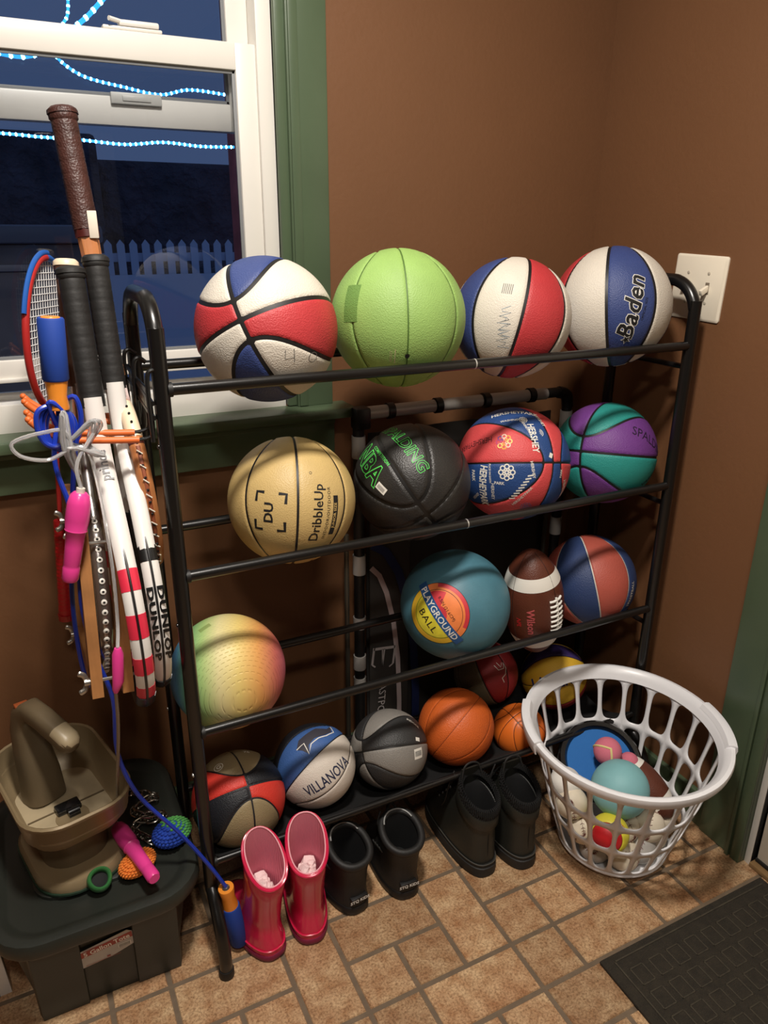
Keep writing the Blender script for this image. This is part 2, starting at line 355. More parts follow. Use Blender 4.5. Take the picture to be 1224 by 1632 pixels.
M_led = mat('led_rope_glow', (120, 190, 255), .4, emit=((40, 140, 240), 2.2)); M_bead = mat('led_bead_glow', (220, 240, 255), .4, emit=((150, 220, 255), 7))
def led(label, P, step=.0165, r=.0038):
    C_ = cat(P, 10); t = thing('led_rope_light', label, 'rope light', tuple(C_[0]), 'blue rope lights on the porch')
    mk('rope', tube(C_, r, 6), M_led, t)
    L = [0]
    for a, b in zip(C_, C_[1:]): L.append(L[-1]+np.linalg.norm(b-a))
    gs = []
    for s_ in np.arange(0, L[-1], step):
        i = max(0, np.searchsorted(L, s_)-1); f_ = (s_-L[i])/max(1e-6, L[i+1]-L[i]); gs.append(sphere(C_[i]+(C_[i+1]-C_[i])*f_, r*1.45, 1))
    b = mk('bulbs', join(*gs), M_bead, t); b['kind'] = 'stuff'
led('blue rope light running level across the lower pane outside', [(-.7, 2.6, 1.63), (-.3, 2.6, 1.612), (.083, 2.6, 1.605), (.18, 2.6, 1.601), (.3, 2.6, 1.598), (.424, 2.6, 1.592), (.537, 2.6, 1.603), (.653, 2.6, 1.597), (.76, 2.6, 1.600)])
led('blue rope light dropping then sagging right behind the sash rails', [(.31, 2.6, 2.2), (.309, 2.6, 1.95), (.287, 2.6, 1.888), (.265, 2.6, 1.84), (.253, 2.6, 1.815), (.321, 2.6, 1.767), (.44, 2.6, 1.745), (.54, 2.6, 1.733), (.627, 2.6, 1.752), (.728, 2.6, 1.748), (.80, 2.6, 1.74)])
led('blue rope light slanting up to the right behind the upper pane', [(-.4, 2.55, 1.83), (.05, 2.55, 1.80), (.2, 2.55, 1.80), (.33, 2.55, 1.89), (.405, 2.55, 1.96), (.55, 2.55, 2.1)], .03, .006)
# ------------------------------------------------------------------ the ball rack
YF, YR, XL_, XE = 1.14, 1.364, 0.200, 1.290
M_blk = mat('black_powder_coat', (20, 19, 18), 0.28, spec=0.6, bump=('noise', 400, .05))
M_blkm = mat('black_matte_plastic', (16, 15, 14), 0.55)
M_chip = mat('bare_metal_chip', (205, 205, 200), .35, .6)
rack = thing('ball_rack', 'black four tier metal ball rack of round tubes against the wall', 'rack', (0.745, 1.252, 0))
for x in (XL_, XE):
    P = [(x, 1.066, .012), (x, 1.068, .05), (x, 1.085, .10), (x, 1.125, .155), (x, 1.14, .21), (x, 1.14, .7), (x, 1.14, 1.19)]
    P += [(x, 1.14+.07*(1-math.cos(a)), 1.195+.07*math.sin(a)) for a in np.linspace(.15, PI/2, 7)]
    P += [(x, 1.364-.07*(1-math.cos(a)), 1.195+.07*math.sin(a)) for a in np.linspace(PI/2, .15, 7)]
    P += [(x, 1.364, 1.19), (x, 1.364, .7), (x, 1.364, .21), (x, 1.375, .155), (x, 1.395, .10), (x, 1.408, .05), (x, 1.410, .012)]
    fr_ = mk('side_frame', tube(cat(P, 4), .0125, 16), M_blk, rack)
    for y in (1.066, 1.410): mk('foot_cap', xf(lathe([(.0145, 0), (.0150, .003), (.0150, .016), (.0138, .019)], 18), RT((x, y, 0))), M_blkm, fr_)
    for y in (YF, YR):
        for z in (1.05, .74, .43): mk('side_screw', xf(lathe([(.004, 0), (.004, .0015), (.002, .003)], 10), RT((x-.0115 if x < .7 else x+.0115, y, z), ry=-PI/2 if x < .7 else PI/2)), M_chip if z == .43 else M_blk, fr_)
    for z in (1.136, .826, .516):
        mk('cross_bar', between((x, YF, z-.045), (x, YR, z-.045), .006, 8), M_blk, rack) if x > 1 else None
RZ = (1.136, .826, .516, .215)
for i, z in enumerate(RZ):
    for y in (YF, YR):
        r = .0092 if i < 3 else .0075
        t_ = mk('rail', between((XL_+.008, y, z), (XE-.008, y, z), r, 14), M_blk, rack)
        if y == YF:
            mk('rail_joint', between((.752, y, z), (.7545, y, z), r*1.04, 14), M_chip if i < 2 else M_blkm, t_)
            mk('rail_collar', between((XL_+.009, y, z), (XL_+.016, y, z), r*1.25, 12), M_blkm, t_)
# black fabric sling on the lowest rails
rows = []
for k in range(9):
    t = k/8; y = YF+(YR-YF)*t; z = .224-.052*math.sin(PI*t)**.8
    rows.append([(x, y, z+.002*math.sin(x*31)) for x in np.linspace(XL_+.02, XE-.02, 24)])
V = [p for r in rows for p in r]; F = [(i*24+k, i*24+k+1, (i+1)*24+k+1, (i+1)*24+k) for i in range(8) for k in range(23)]
sl = mk('sling', G(V, F), mat('black_mesh_cloth', (15, 14, 14), .85, bump=('weave', 120, .5)), rack)
sm = sl.modifiers.new('s', 'SOLIDIFY'); sm.thickness = .003

# ------------------------------------------------------------------ balls
def vframe(c):
    w_ = unit(CAM-np.asarray(c)); r_ = unit(CR-w_*np.dot(CR, w_)); u_ = np.cross(w_, r_); return r_, u_, w_
def vdir(fr_, a, b):
    s_ = max(0.0, 1-a*a-b*b); return unit(a*fr_[0]+b*fr_[1]+math.sqrt(s_)*fr_[2])
def orient_z(c, a, b, xd):
    f_ = vframe(c); z = vdir(f_, a, b); x = xd[0]*f_[0]+xd[1]*f_[1]; x = unit(x-z*np.dot(x, z)); return np.column_stack([x, np.cross(z, x), z])
def orient_y(c, a, b, xd):
    f_ = vframe(c); y = vdir(f_, a, b); x = xd[0]*f_[0]+xd[1]*f_[1]; x = unit(x-y*np.dot(x, y)); return np.column_stack([x, y, np.cross(x, y)])
def seamf(P, c0, c1):
    x, y, z = P.T
    def S(xs):
        s_ = xs-(c0+c1*y*y); g_ = np.stack([np.ones_like(x)*np.where(xs is x, 1, 1), -2*c1*y, np.zeros_like(x)], 1)
        q = np.stack([xs, y, z], 1); dot = (g_*q).sum(1); tang = np.sqrt(np.maximum((g_*g_).sum(1)-dot*dot, .05)); return s_/tang
    return y, x, S(x), S(-x)
def clip_panel(P, F, g):
    """keep the part of the unit sphere mesh where g >= 0"""
    F = np.asarray(F); pos = g >= 0; cnt = pos[F].sum(1)
    V = [tuple(p) for p in P]; gv = list(g); out = [tuple(f) for f in F[cnt == 3]]; cache = {}
    def cut(i, j):
        k = (min(i, j), max(i, j))
        if k not in cache:
            t = g[i]/(g[i]-g[j]); p = P[i]+(P[j]-P[i])*t; p = p/np.linalg.norm(p); cache[k] = len(V); V.append(tuple(p)); gv.append(0.0)
        return cache[k]
    for f in F[(cnt == 1) | (cnt == 2)]:
        poly = []
        for a in range(3):
            i, j = f[a], f[(a+1) % 3]
            if pos[i]: poly.append(i)
            if pos[i] != pos[j]: poly.append(cut(i, j))
        if len(poly) >= 3: out.append(tuple(poly))
    used = sorted({i for f in out for i in f}); mp = {o: n for n, o in enumerate(used)}
    return np.array([V[i] for i in used]), [tuple(mp[i] for i in f) for f in out], np.array([gv[i] for i in used])
def leather(name, col, rough=.55, scale=420, st=.42, var=.08):
    return mat('ball_'+name, col, rough, bump=('voronoi', scale, st, .0012), var=(14, var))
BALLS = {}
def ball(name, label, c, R, rot, cols, seam, half=.0026, depth=.0016, c0=.28, c1=1.05, res=6, group='balls on the rack', edge=.0022):
    c = np.array(c, float); t = thing(name, label, 'ball', (c[0], c[1], c[2]-R), group)
    mk('seam_channels', sphere(c, R-depth, 4), seam, t)
    P, F = ico(res); Y, X, S1, S2 = seamf(P, c0, c1); h = half/R
    for sy in (1, -1):
        for k in range(4):
            m = cols.get((sy, k)) if isinstance(cols, dict) else cols
            gs = [sy*Y-h]
            if k == 0: gs.append(S1-h)
            elif k == 1: gs += [-S1-h, X-h]
            elif k == 2: gs += [-S2-h, -X-h]
            else: gs.append(S2-h)
            g = np.minimum.reduce(gs); V, Fp, gv = clip_panel(P, F, g)
            if not len(V): continue
            q = np.clip(gv*R/edge, 0, 1); rad = R-depth*1.0*(1-q*q*(3-2*q))
            mk('panel', ((V*rad[:, None]) @ rot.T+c, Fp), m, t, angle=180)
    BALLS[name] = (t, c, R); t['_'] = 0; del t['_']
    return t, c, R
def wrap(b, g, a, bb, ang, m, name='printed_lettering', lift=.0004, L=.006, squeeze=None):
    t, c, R = b; f_ = vframe(c); d = vdir(f_, a, bb)
    ex = f_[0]-d*np.dot(f_[0], d); ex = unit(ex); ey = np.cross(d, ex)
    V, F = dice(rot2d(g, ang), L); rho = np.hypot(V[:, 0], V[:, 1])+1e-9; th = rho/R
    D = d*np.cos(th)[:, None]+(ex*V[:, :1]+ey*V[:, 1:2])*(np.sin(th)/rho)[:, None]
    return mk(name, (c+D*(R+lift), F), m, t, angle=180)
D2R = PI/180
def big(g, k=1.35): return (g[0]*k, g[1])
mB = leather('royal_blue', (50, 66, 118)); mW = leather('cream_white', (208, 200, 186), var=.05); mR = leather('red', (178, 50, 54)); mBl = mat('ball_seam_black', (22, 20, 20), .5)
mInk = mat('ink_black', (18, 17, 17), .6); mInkW = mat('ink_white', (228, 224, 214), .6)
rwb_cols = {(1, 0): mW, (1, 1): mR, (1, 2): mW, (1, 3): mB, (-1, 0): mB, (-1, 1): mW, (-1, 2): mR, (-1, 3): mW}
# top tier
c = (.404, 1.252, 1.2002); b = ball('basketball', 'large red white and blue basketball with a pinwheel of seams, top shelf leftmost', c, .1205, orient_z(c, -.33, .126, (.43, -.9)), rwb_cols, mBl, half=.0036)
mPen = mat('pen_mark', (96, 92, 88), .7)
wrap(b, line2d([(-.006, .012), (-.010, -.002), (.006, -.004), (.008, .010), (.004, -.012)], .0012), .30, -.33, .2, mPen, 'pen_digit'); wrap(b, disc2d(.009, 20, r0=.0078), .60, -.35, .2, mPen, 'pen_digit')
mGr = leather('lime_green', (138, 172, 92), .6, 420, .4)
c = (.656, 1.252, 1.2075); b = ball('basketball', 'lime green rubber basketball on the top shelf', c, .1235, orient_y(c, .14, .05, (1, .03)), mGr, mat('ball_seam_olive', (74, 104, 40), .6), half=.0014)
wrap(b, rect2d(-.016, .016, -.030, .034), -.66, .20, -.15, leather('lime_patch', (100, 136, 64), .6, 500, .6), 'textured_patch')
wrap(b, disc2d(.0042, 16), .13, -.50, 0, mInk, 'valve'); wrap(b, join(text2d('BASKET', .0045), mv(rect2d(-.014, .014, -.008, -.0065), 0, 0, 0)), -.10, -.50, 1.5, mat('faded_print', (196, 190, 140), .6))
c = (.910, 1.252, 1.1965); b = ball('basketball', 'red white and blue basketball with broad vertical stripes next to the lime ball', c, .1165, orient_y(c, .18, .10, (.98, -.2)), {(1, 3): mB, (1, 2): mW, (1, 1): mR, (1, 0): mW, (-1, 3): mW, (-1, 2): mB, (-1, 1): mW, (-1, 0): mB}, mBl, half=.0030)
for k, (aa, bb) in enumerate(((-.10, .05), (-.12, -.12), (-.13, -.3))): wrap(b, line2d([(.012*math.sin(q*2.3+k), -.02+q*.004) for q in range(10)], .0009), aa, bb, .1, mat('faded_blue_pen', (130, 150, 165), .7), 'pen_scribble')
wrap(b, join(*[rect2d(-.010, .010, q*.0035, q*.0035+.0012) for q in range(6)]), .0, .45, 1.4, mPen, 'small_print')
c = (1.166, 1.252, 1.2085); b = ball('basketball', 'cream and blue basketball with a slanted black and white logo, top shelf rightmost', c, .1235, orient_y(c, -.08, .10, (1, .07)), {(1, 3): mR, (1, 2): mW, (1, 1): mB, (1, 0): mW, (-1, 3): mW, (-1, 2): mR, (-1, 1): mW, (-1, 0): mB}, mBl, half=.0030)
wrap(b, text2d('Baden', .0345, .05, .25, 1.0, 1.06), .33, .01, 82*D2R, mInkW, lift=.0003, L=.005); wrap(b, text2d('Baden', .0345, .022, .25, 1.0, 1.06), .33, .01, 82*D2R, mInk, lift=.0006, L=.005)
st = poly2d([((.0085 if k % 2 == 0 else .0036)*math.cos(PI/2+k*PI/5), (.0085 if k % 2 == 0 else .0036)*math.sin(PI/2+k*PI/5)) for k in range(10)])
wrap(b, (st[0]*1.3, st[1]), .265, -.50, .3, mInkW, 'printed_star', .0009); wrap(b, st, .265, -.50, .3, mInk, 'printed_star', .0012)
wrap(b, text2d('OFFICIAL SIZE', .005), .52, -.02, 80*D2R, mInk)
# second tier
mGo = leather('gold_tan', (194, 166, 108), .5, 420, .3); mGo2 = mat('ball_gold_print', (214, 180, 112), .5)
c = (.437, 1.252, .8875); b = ball('basketball', 'gold tan basketball with black lettering and a square bracket logo', c, .1185, orient_y(c, .09, .0, (1, 0)), mGo, mBl, half=.0022)
wrap(b, text2d('DribbleUp', .0175, .012, 0, 1.0), .40, -.20, 84*D2R, mInk, L=.005)
wrap(b, text2d('INDOOR/OUTDOOR', .0062, 0, 0, 1.0, 1.2), .535, -.20, 83*D2R, mInk, L=.005)
wrap(b, rect2d(-.036, .036, -.0055, .0055), .635, -.23, 81*D2R, mInk, 'printed_box', .0003); wrap(b, text2d('JUNIOR SIZE', .0058, .01, 0, 1.0), .635, -.23, 81*D2R, mGo2, lift=.0006)
br = []
for sx in (1, -1):
    for sy in (1, -1): br += [line2d([(sx*.033, sy*.013), (sx*.033, sy*.027), (sx*.016, sy*.027)], .0052)]
wrap(b, join(*br), -.32, -.17, 87*D2R, mInk, 'printed_brackets'); wrap(b, text2d('DU', .016, .03, 0, 1.1), -.34, -.18, 87*D2R, mInk)
wrap(b, disc2d(.0026, 14, r0=.0019), .27, .40, 0, mInk, 'printed_mark')
mK = leather('black_rubber', (40, 38, 36), .45, 360, .35); mK2 = mat('ball_seam_black_matte', (26, 25, 24), .4); mNeon = mat('ink_neon_green', (92, 226, 96), .6)
c = (.692, 1.252, .886); b = ball('basketball', 'black basketball with neon green outlined lettering and a white price sticker', c, .1175, orient_z(c, .25, -.53, (-.57, .82)), mK, mK2, half=.0032, depth=.0022)
wrap(b, text2d('SPALDING', .024, .035, 0, .95), -.13, .66, -58*D2R, mNeon, lift=.0003); wrap(b, text2d('SPALDING', .024, .004, 0, .95), -.13, .66, -58*D2R, mK2, lift=.0006)
wrap(b, text2d('NBA', .038, .05, 0, .85), -.70, .30, -62*D2R, mNeon, lift=.0003); wrap(b, text2d('NBA', .038, .014, 0, .85), -.70, .30, -62*D2R, mK2, lift=.0006)
wrap(b, text2d('COMPETITION', .0065, .01), -.50, .44, -58*D2R, mNeon)
wrap(b, rect2d(-.012, .012, -.007, .007), -.49, -.10, -40*D2R, mInkW, 'price_sticker', .0005); wrap(b, join(*[rect2d(-.009+q*.0016, -.0083+q*.0016, -.004, .0035) for q in range(11)]), -.49, -.10, -40*D2R, mPen, 'sticker_print', .0008)
mHR = leather('coral_red', (206, 72, 74)); mHB = leather('print_blue', (34, 68, 124))
c = (.939, 1.252, .8915); b = ball('basketball', 'coral red and blue basketball covered in white printed words', c, .1205, orient_z(c, .67, .02, (1, .01)), {(1, 3): mHR, (-1, 3): mHB, (1, 2): mHB, (-1, 2): mHR, (1, 1): mHR, (-1, 1): mHB, (1, 0): mHB, (-1, 0): mHR}, mBl, half=.0018, c0=.20)
def swirl(r): return join(*[rot2d(join(disc2d(r*.30, 14, r*.62, 0, r0=r*.17), line2d([(r*.1, 0), (r*.36, 0)], r*.16)), k*PI/4) for k in range(8)])
wrap(b, text2d('HERSHEYPARK', .0115, .02, 0, .9), .02, .88, 4*D2R, mInkW, L=.005); wrap(b, text2d('WASHINGTON', .0055, .01), .00, .74, 6*D2R, mInkW, L=.005)
wrap(b, text2d('HERSHEY', .014, .02, 0, .8), .34, .44, -78*D2R, mInkW, L=.005); wrap(b, text2d('HERSHEY', .007, .02, 0, .9), .44, .74, -55*D2R, mInkW, L=.005)
wrap(b, text2d('HERSHEYPARK', .016, .03, 0, .62), -.50, -.40, -88*D2R, mInkW, L=.005); wrap(b, text2d('HERSHEY', .0065, .01), -.33, -.47, -88*D2R, mInkW, L=.005)
wrap(b, swirl(.019), -.10, -.14, 0, mInkW, 'printed_swirl'); wrap(b, text2d('PARK', .006, .02), -.22, -.32, 0, mInkW)
wrap(b, join(*[line2d([(-.012+q*.004, -.026+q*.0065), (.0+q*.004, -.024+q*.0065)], .003) for q in range(9)]), .06, -.40, -.1, mInkW, 'printed_track')
wrap(b, text2d('HERSHEYPARK', .006, .01), .16, -.55, 45*D2R, mInkW); wrap(b, text2d('HERSHEY', .006, .02), .33, -.10, -80*D2R, mInkW)
wrap(b, text2d('HERSHEYPARK', .0125, .0, 0, .75), -.66, .34, 178*D2R, mat('ink_dark_red', (70, 24, 30), .6), L=.005)
for k, cc in enumerate(((242, 206, 120), (226, 160, 60), (232, 200, 180), (110, 60, 130), (190, 60, 110))):
    wrap(b, join(*[rot2d(join(disc2d(.0055, 12, .0115, 0, r0=.003), line2d([(.003, 0), (.007, 0)], .002)), (k+5*q)*PI/4) for q in range(2 if k < 3 else 1)]), -.15, .37, 0, mat('swirl_%d' % k, cc, .6), 'printed_swirl')
wrap(b, swirl(.013), .22, -.72, 0, mat('ink_purple_grey', (150, 100, 130), .6), 'printed_swirl')
wrap(b, text2d('HERSHEY', .012, .02, 0, .7), .86, -.42, 70*D2R, mInkW, L=.005); wrap(b, rect2d(-.004, .004, -.005, .005), .62, .14, -.3, mInkW, 'printed_mark')
for (tx, hh, aa, bb, an) in (('PLACE ON EARTH', .004, -.38, -.16, -88), ('HERSHEYPARK', .005, .22, .60, -60), ('PARK', .008, -.66, -.20, -86), ('HERSHEY', .0055, -.62, -.55, 60), ('PARK', .006, .80, -.16, 80)): wrap(b, text2d(tx, hh, .02, 0, .85), aa, bb, an*D2R, mInkW, L=.005)
wrap(b, swirl(.010), .16, .74, 0, mInkW, 'printed_swirl'); wrap(b, join(*[disc2d(.004+.003*q, 16, 0, 0, .3, 2.4, .0028+.003*q) for q in range(3)]), .42, .52, -1.0, mInkW, 'printed_mark')
mPu = leather('purple', (108, 56, 132)); mTe = leather('teal', (38, 142, 134))
c = (1.195, 1.252, .884); b = ball('basketball', 'teal and purple basketball at the right end of the second shelf', c, .1150, orient_z(c, -.44, .03, (-.1, -1)), {(1, 0): mPu, (1, 1): mTe, (-1, 1): mPu, (-1, 0): mTe, (1, 2): mPu, (-1, 2): mTe, (1, 3): mTe, (-1, 3): mPu}, mBl, half=.0026, c0=.29)
mInkP = mat('ink_dark_purple', (34, 16, 42), .6)
wrap(b, text2d('SPALDING', .022, .0, 0, .9), .88, .20, -8*D2R, mInkP, L=.005); wrap(b, text2d('VARSITY', .012, .02), .86, -.46, -14*D2R, mat('ink_dark_teal', (12, 48, 46), .6), L=.005)
# third tier
def ramp_mat(name, axis, stops, R, bump):
    m = mat(name, (200, 200, 200), .5, bump=bump); nt = m.node_tree; N = nt.nodes; L = nt.links
    tc = [n for n in N if n.type == 'TEX_COORD'][0]; dt = N.new('ShaderNodeVectorMath'); dt.operation = 'DOT_PRODUCT'; dt.inputs[1].default_value = tuple(axis)
    L.new(tc.outputs['Object'], dt.inputs[0]); mr = N.new('ShaderNodeMapRange'); mr.inputs['From Min'].default_value = -R; mr.inputs['From Max'].default_value = R; L.new(dt.outputs['Value'], mr.inputs['Value'])
    rp = N.new('ShaderNodeValToRGB'); e = rp.color_ramp.elements
    while len(e) < len(stops): e.new(.5)
    for i, (p, cc) in enumerate(stops): e[i].position = p; e[i].color = (*lin(cc), 1)
    L.new(mr.outputs['Result'], rp.inputs['Fac']); L.new(rp.outputs['Color'], N['Principled BSDF'].inputs['Base Color']); return m
c = np.array((.293, 1.252, .5565)); R = .1105; f_ = vframe(c); ax = unit(f_[0]*.97+f_[1]*.1+f_[2]*.12)
t = thing('playground_ball', 'rainbow gradient rubber playground ball with woven texture behind the left post', 'ball', (c[0], c[1], c[2]-R), 'balls on the rack')
# origin at the ball centre so that the colour bands run through the middle
body = mk('body', sphere((0, 0, 0), R, 6), ramp_mat('rainbow_rubber', ax, [(0, (70, 110, 160)), (.10, (84, 146, 190)), (.20, (112, 176, 122)), (.34, (164, 196, 122)), (.48, (216, 206, 150)), (.64, (220, 196, 118)), (.80, (218, 156, 88)), (.93, (200, 108, 96)), (1, (186, 96, 112))], R, ('weave', 45, 1.0, .002)), None, angle=180)
body.parent = t; body.location = (0, 0, R); BALLS['rainbow'] = (t, c, R)
ORGb = (t, c, R)
wrap(ORGb, join(*[rect2d(-.012+q*.0024, -.0107+q*.0024, -.006, .006) for q in range(10)]), -.42, .72, .5, mat('faint_stamp', (120, 140, 70), .6), 'stamp_print')
c = np.array((.808, 1.252, .5835)); R = .1215
t = thing('playground_ball', 'teal rubber playground ball with a round PLAYGROUND BALL label', 'ball', (c[0], c[1], c[2]-R), 'balls on the rack')
mTeal = mat('teal_rubber', (74, 122, 138), .5, bump=('weave', 60, .4, .001), var=(18, .10)); mk('body', sphere(c, R, 6), mTeal, t, angle=180); b = (t, c, R)
mYel = mat('label_yellow', (226, 214, 62), .5, var=(60, .12)); mYel2 = mat('label_yellow_rim', (232, 186, 52), .5); mOra = mat('label_orange', (236, 132, 70), .5, var=(40, .1)); mRed = mat('label_red', (206, 56, 66), .5, var=(40, .12)); mBlu = mat('label_blue', (36, 84, 138), .5)
A0 = -56*D2R; rl = .067
for (a0, a1, rr, r0, m, lf) in ((0, PI, rl, .050, mOra, .0004), (0, PI, .050, 0.0001, mRed, .0004), (PI, 2*PI, rl, .055, mYel2, .0004), (PI, 2*PI, .055, .0001, mYel, .0004)):
    wrap(b, disc2d(rr, 40, 0, 0, a0, a1, r0), -.30, -.18, A0, m, 'label_sector', lf)
wrap(b, disc2d(rl, 50, 0, 0, .5, 2.6, .058), -.30, -.18, A0, mRed, 'label_sector', .0006); wrap(b, disc2d(.050, 50, 0, 0, .2, 2.2, .020), -.30, -.18, A0, mOra, 'label_sector', .0006)
for rr in (rl, .0525): wrap(b, disc2d(rr+.0005, 50, 0, 0, 0, 2*PI, rr-.0004), -.30, -.18, A0, mInk, 'label_outline', .0008)
wrap(b, rect2d(-.077, .077, -.0105, .0105), -.30, -.18, A0, mBlu, 'label_band', .0010); wrap(b, text2d('PLAYGROUND', .0138, .015, 0, 1.0), -.30, -.18, A0, mInkW, lift=.0014, L=.005)
wrap(b, mv(text2d('BALL', .0155, .0, 0, 1.05, 1.15), 0, -.027, 0), -.30, -.18, A0, mInk, lift=.0010); wrap(b, mv(text2d('8.5IN (21.6CM)', .0066, 0), 0, .022, 0), -.30, -.18, A0, mInk, lift=.0010)
mSal = leather('salmon_red', (176, 84, 70), .5); mNv = leather('navy', (44, 62, 104)); mSW = mat('ball_seam_white', (206, 200, 188), .5)
c = (1.193, 1.252, .5605); b = ball('basketball', 'navy and salmon basketball with worn white seams, third shelf right end', c, .1110, orient_y(c, .10, .05, (.98, .2)), {(1, 2): mNv, (1, 3): mSal, (1, 1): mSal, (1, 0): mNv, (-1, 0): mSal, (-1, 1): mNv, (-1, 2): mSal, (-1, 3): mNv}, mSW, half=.0013)
wrap(b, text2d('STREETBALL', .010, .02, 0, .8), .86, -.30, 62*D2R, mSW, L=.005)
# football standing between them
fb = thing('football', 'brown leather football with white stripes and laces standing on the third shelf', 'ball', (.994, 1.212, .43), 'balls on the rack')
fc = np.array((.994, 1.212, .566)); fax = unit(np.array((-.045, -.01, .25))); fL, fR_ = .140, .0690
ff = vframe(fc); fx = unit(ff[0]-fax*np.dot(ff[0], fax)); fy = np.cross(fax, fx)      # fx right, fy away from the viewer
def fprof(t): return fR_*max(0.0, 1-abs(t)**2.3)**.66
def fpt(t, ang, lift=0):
    r = fprof(t)+lift; return fc+fax*(t*fL)+(fx*math.cos(ang)+fy*math.sin(ang))*r
def fsurf(t0, t1, lift=0, a0=0, a1=2*PI, n=40, m=26):
    full = a1-a0 > 6.2
    rows = [[fpt(t, a0+(a1-a0)*k/(n if full else n-1), lift) for k in range(n)] for t in np.linspace(t0, t1, m)]
    return loft(rows, full and t0 < -.95, full and t1 > .95, closed=full)
mPig = mat('football_leather', (92, 46, 30), .45, bump=('voronoi', 420, .5, .001), var=(16, .15))
mk('body', fsurf(-.985, .985), mPig, fb, angle=180)
for t0, t1 in ((.46, .66), (-.68, -.48)): mk('stripe', fsurf(t0, t1, .0007, 1.75*PI-.95*PI, 1.75*PI+.30*PI, 36, 6), mat('football_white', (232, 228, 218), .5), fb)
LA = -0.24*PI
lace = [tube([fpt(t, LA, .003) for t in np.linspace(.30, -.42, 16)], .0028, 8)]
for k in range(8):
    t = .26-k*.092; lace.append(tube([fpt(t+.012*(1 if j < 2 else -1)*0, LA+(j-2)*.13, .0035 if 0 < j < 4 else .001) for j in range(5)], .0028, 8))
mk('laces', join(*lace), mat('lace_white', (236, 234, 226), .6), fb)
for q in range(4): mk('panel_seam', tube([fpt(t, LA+PI/2*q+.02, .0002) for t in np.linspace(-.97, .97, 30)], .0007, 5), mat('football_seam', (52, 24, 16), .6), fb)
def fwrap(g, t, ang, rot, m):
    V, F = dice(rot2d(g, rot), .006); rr = fprof(t)
    return mk('printed_lettering', (np.array([fpt(t+v[1]/fL, ang+v[0]/rr, .0006) for v in V]), F), m, fb, angle=180)
mPk = mat('ink_faded_red', (198, 92, 92), .6)
fwrap(text2d('Wilson', .0165, .03), -.06, -.53*PI, -PI/2, mPk); fwrap(text2d('NFL', .010, .02, .2), -.10, -.66*PI, -PI/2, mat('ink_red', (206, 40, 44), .6)); 
# bottom tier: seven small balls in the sling
mTan = leather('olive_tan', (140, 124, 92)); mDk = leather('ink_navy_black', (22, 24, 30)); mRd = leather('bright_red', (206, 54, 42))
c = (.2875, 1.225, .271); R = .0945
b = ball('mini_basketball', 'small tan black and red basketball behind the pink boots', c, R, orient_z(c, .18, .23, (.3, -.95)), {(1, 1): mRd, (-1, 2): mRd, (-1, 1): mDk, (1, 2): mDk, (1, 0): mTan, (-1, 0): mTan, (1, 3): mTan, (-1, 3): mTan}, mDk, half=.0016, c0=.26)
wrap(b, join(disc2d(.010, 24, r0=.0085), text2d('G', .010, .02)), -.46, .60, .4, mInkW, 'printed_emblem'); wrap(b, text2d('76', .009, .03), .10, .93, .2, mInkW)
mVB = leather('denim_blue', (60, 96, 156)); mVW = leather('grey_white', (212, 202, 190))
c = (.462, 1.244, .2755); R = .0885
b = ball('mini_basketball', 'small blue white and black basketball with an animal print and dark lettering', c, R, orient_y(c, -.08, .10, (.72, -.69)), {(1, 1): mVW, (1, 2): mVB, (1, 3): mDk, (1, 0): mVW, (-1, 1): mVW, (-1, 2): mVB, (-1, 3): mDk, (-1, 0): mDk}, mDk, half=.0012, c0=.3)
wrap(b, text2d('VILLANOVA', .024, .012, 0, .62), .34, -.28, 34*D2R, mat('ink_navy', (36, 42, 70), .6))
wrap(b, big(poly2d([(-.034, -.010), (-.026, .004), (-.010, .010), (.006, .016), (.024, .012), (.034, .020), (.030, .004), (.016, -.002), (-.002, -.004), (-.014, -.012), (-.018, -.026), (-.026, -.016)])), -.02, .66, .35, mat('print_charcoal', (58, 56, 66), .6), 'printed_animal', .0004)
wrap(b, big(line2d([(-.034, -.010), (-.020, -.006), (-.018, -.026), (-.010, -.012), (.004, -.006), (.018, -.004), (.034, .004), (.034, .020)], .0018)), -.02, .66, .35, mInkW, 'printed_animal', .0007)
mGy = leather('mid_grey', (128, 124, 118)); mCh = leather('charcoal', (48, 48, 48))
c = (.632, 1.224, .2745); R = .0865
b = ball('mini_basketball', 'small grey and charcoal basketball with a white barcode tag', c, R, orient_z(c, -.67, -.08, (.15, -.99)), {(1, 2): mCh, (1, 3): mGy, (1, 1): mGy, (1, 0): mCh, (-1, 0): mGy, (-1, 1): mCh, (-1, 2): mGy, (-1, 3): mCh}, mK2, half=.0014)
wrap(b, rect2d(-.0125, .0125, -.011, .011), .74, -.12, .1, mInkW, 'barcode_tag'); wrap(b, join(*[rect2d(-.010+q*.0022, -.0088+q*.0022, -.005, .006) for q in range(9)]), .74, -.12, .1, mInk, 'barcode_print', .0008)
wrap(b, text2d('INDOOR', .006, .02), .62, .62, -.1, mInkW); wrap(b, rect2d(-.006, .006, -.004, .004), .72, .22, .1, mInkW, 'printed_mark')
mOr = leather('orange_rubber', (206, 96, 36), .5, 420, .5); mOrS = mat('ball_seam_brown', (120, 52, 24), .6)
c = (.808, 1.224, .2765); R = .0880
b = ball('mini_basketball', 'small plain orange rubber basketball above the lace-up boots', c, R, orient_y(c, .1, .1, (.75, -.65)), mOr, mOrS, half=.0006, depth=.0009)
c = (.984, 1.212, .2160); R = .0637
b = ball('mini_basketball', 'tiny orange basketball with black lines beside the laundry basket', c, R, orient_z(c, -.2, .45, (.62, -.78)), mat('ball_orange_bright', (232, 116, 40), .4, var=(10, .05)), mBl, half=.0008, depth=.0008)
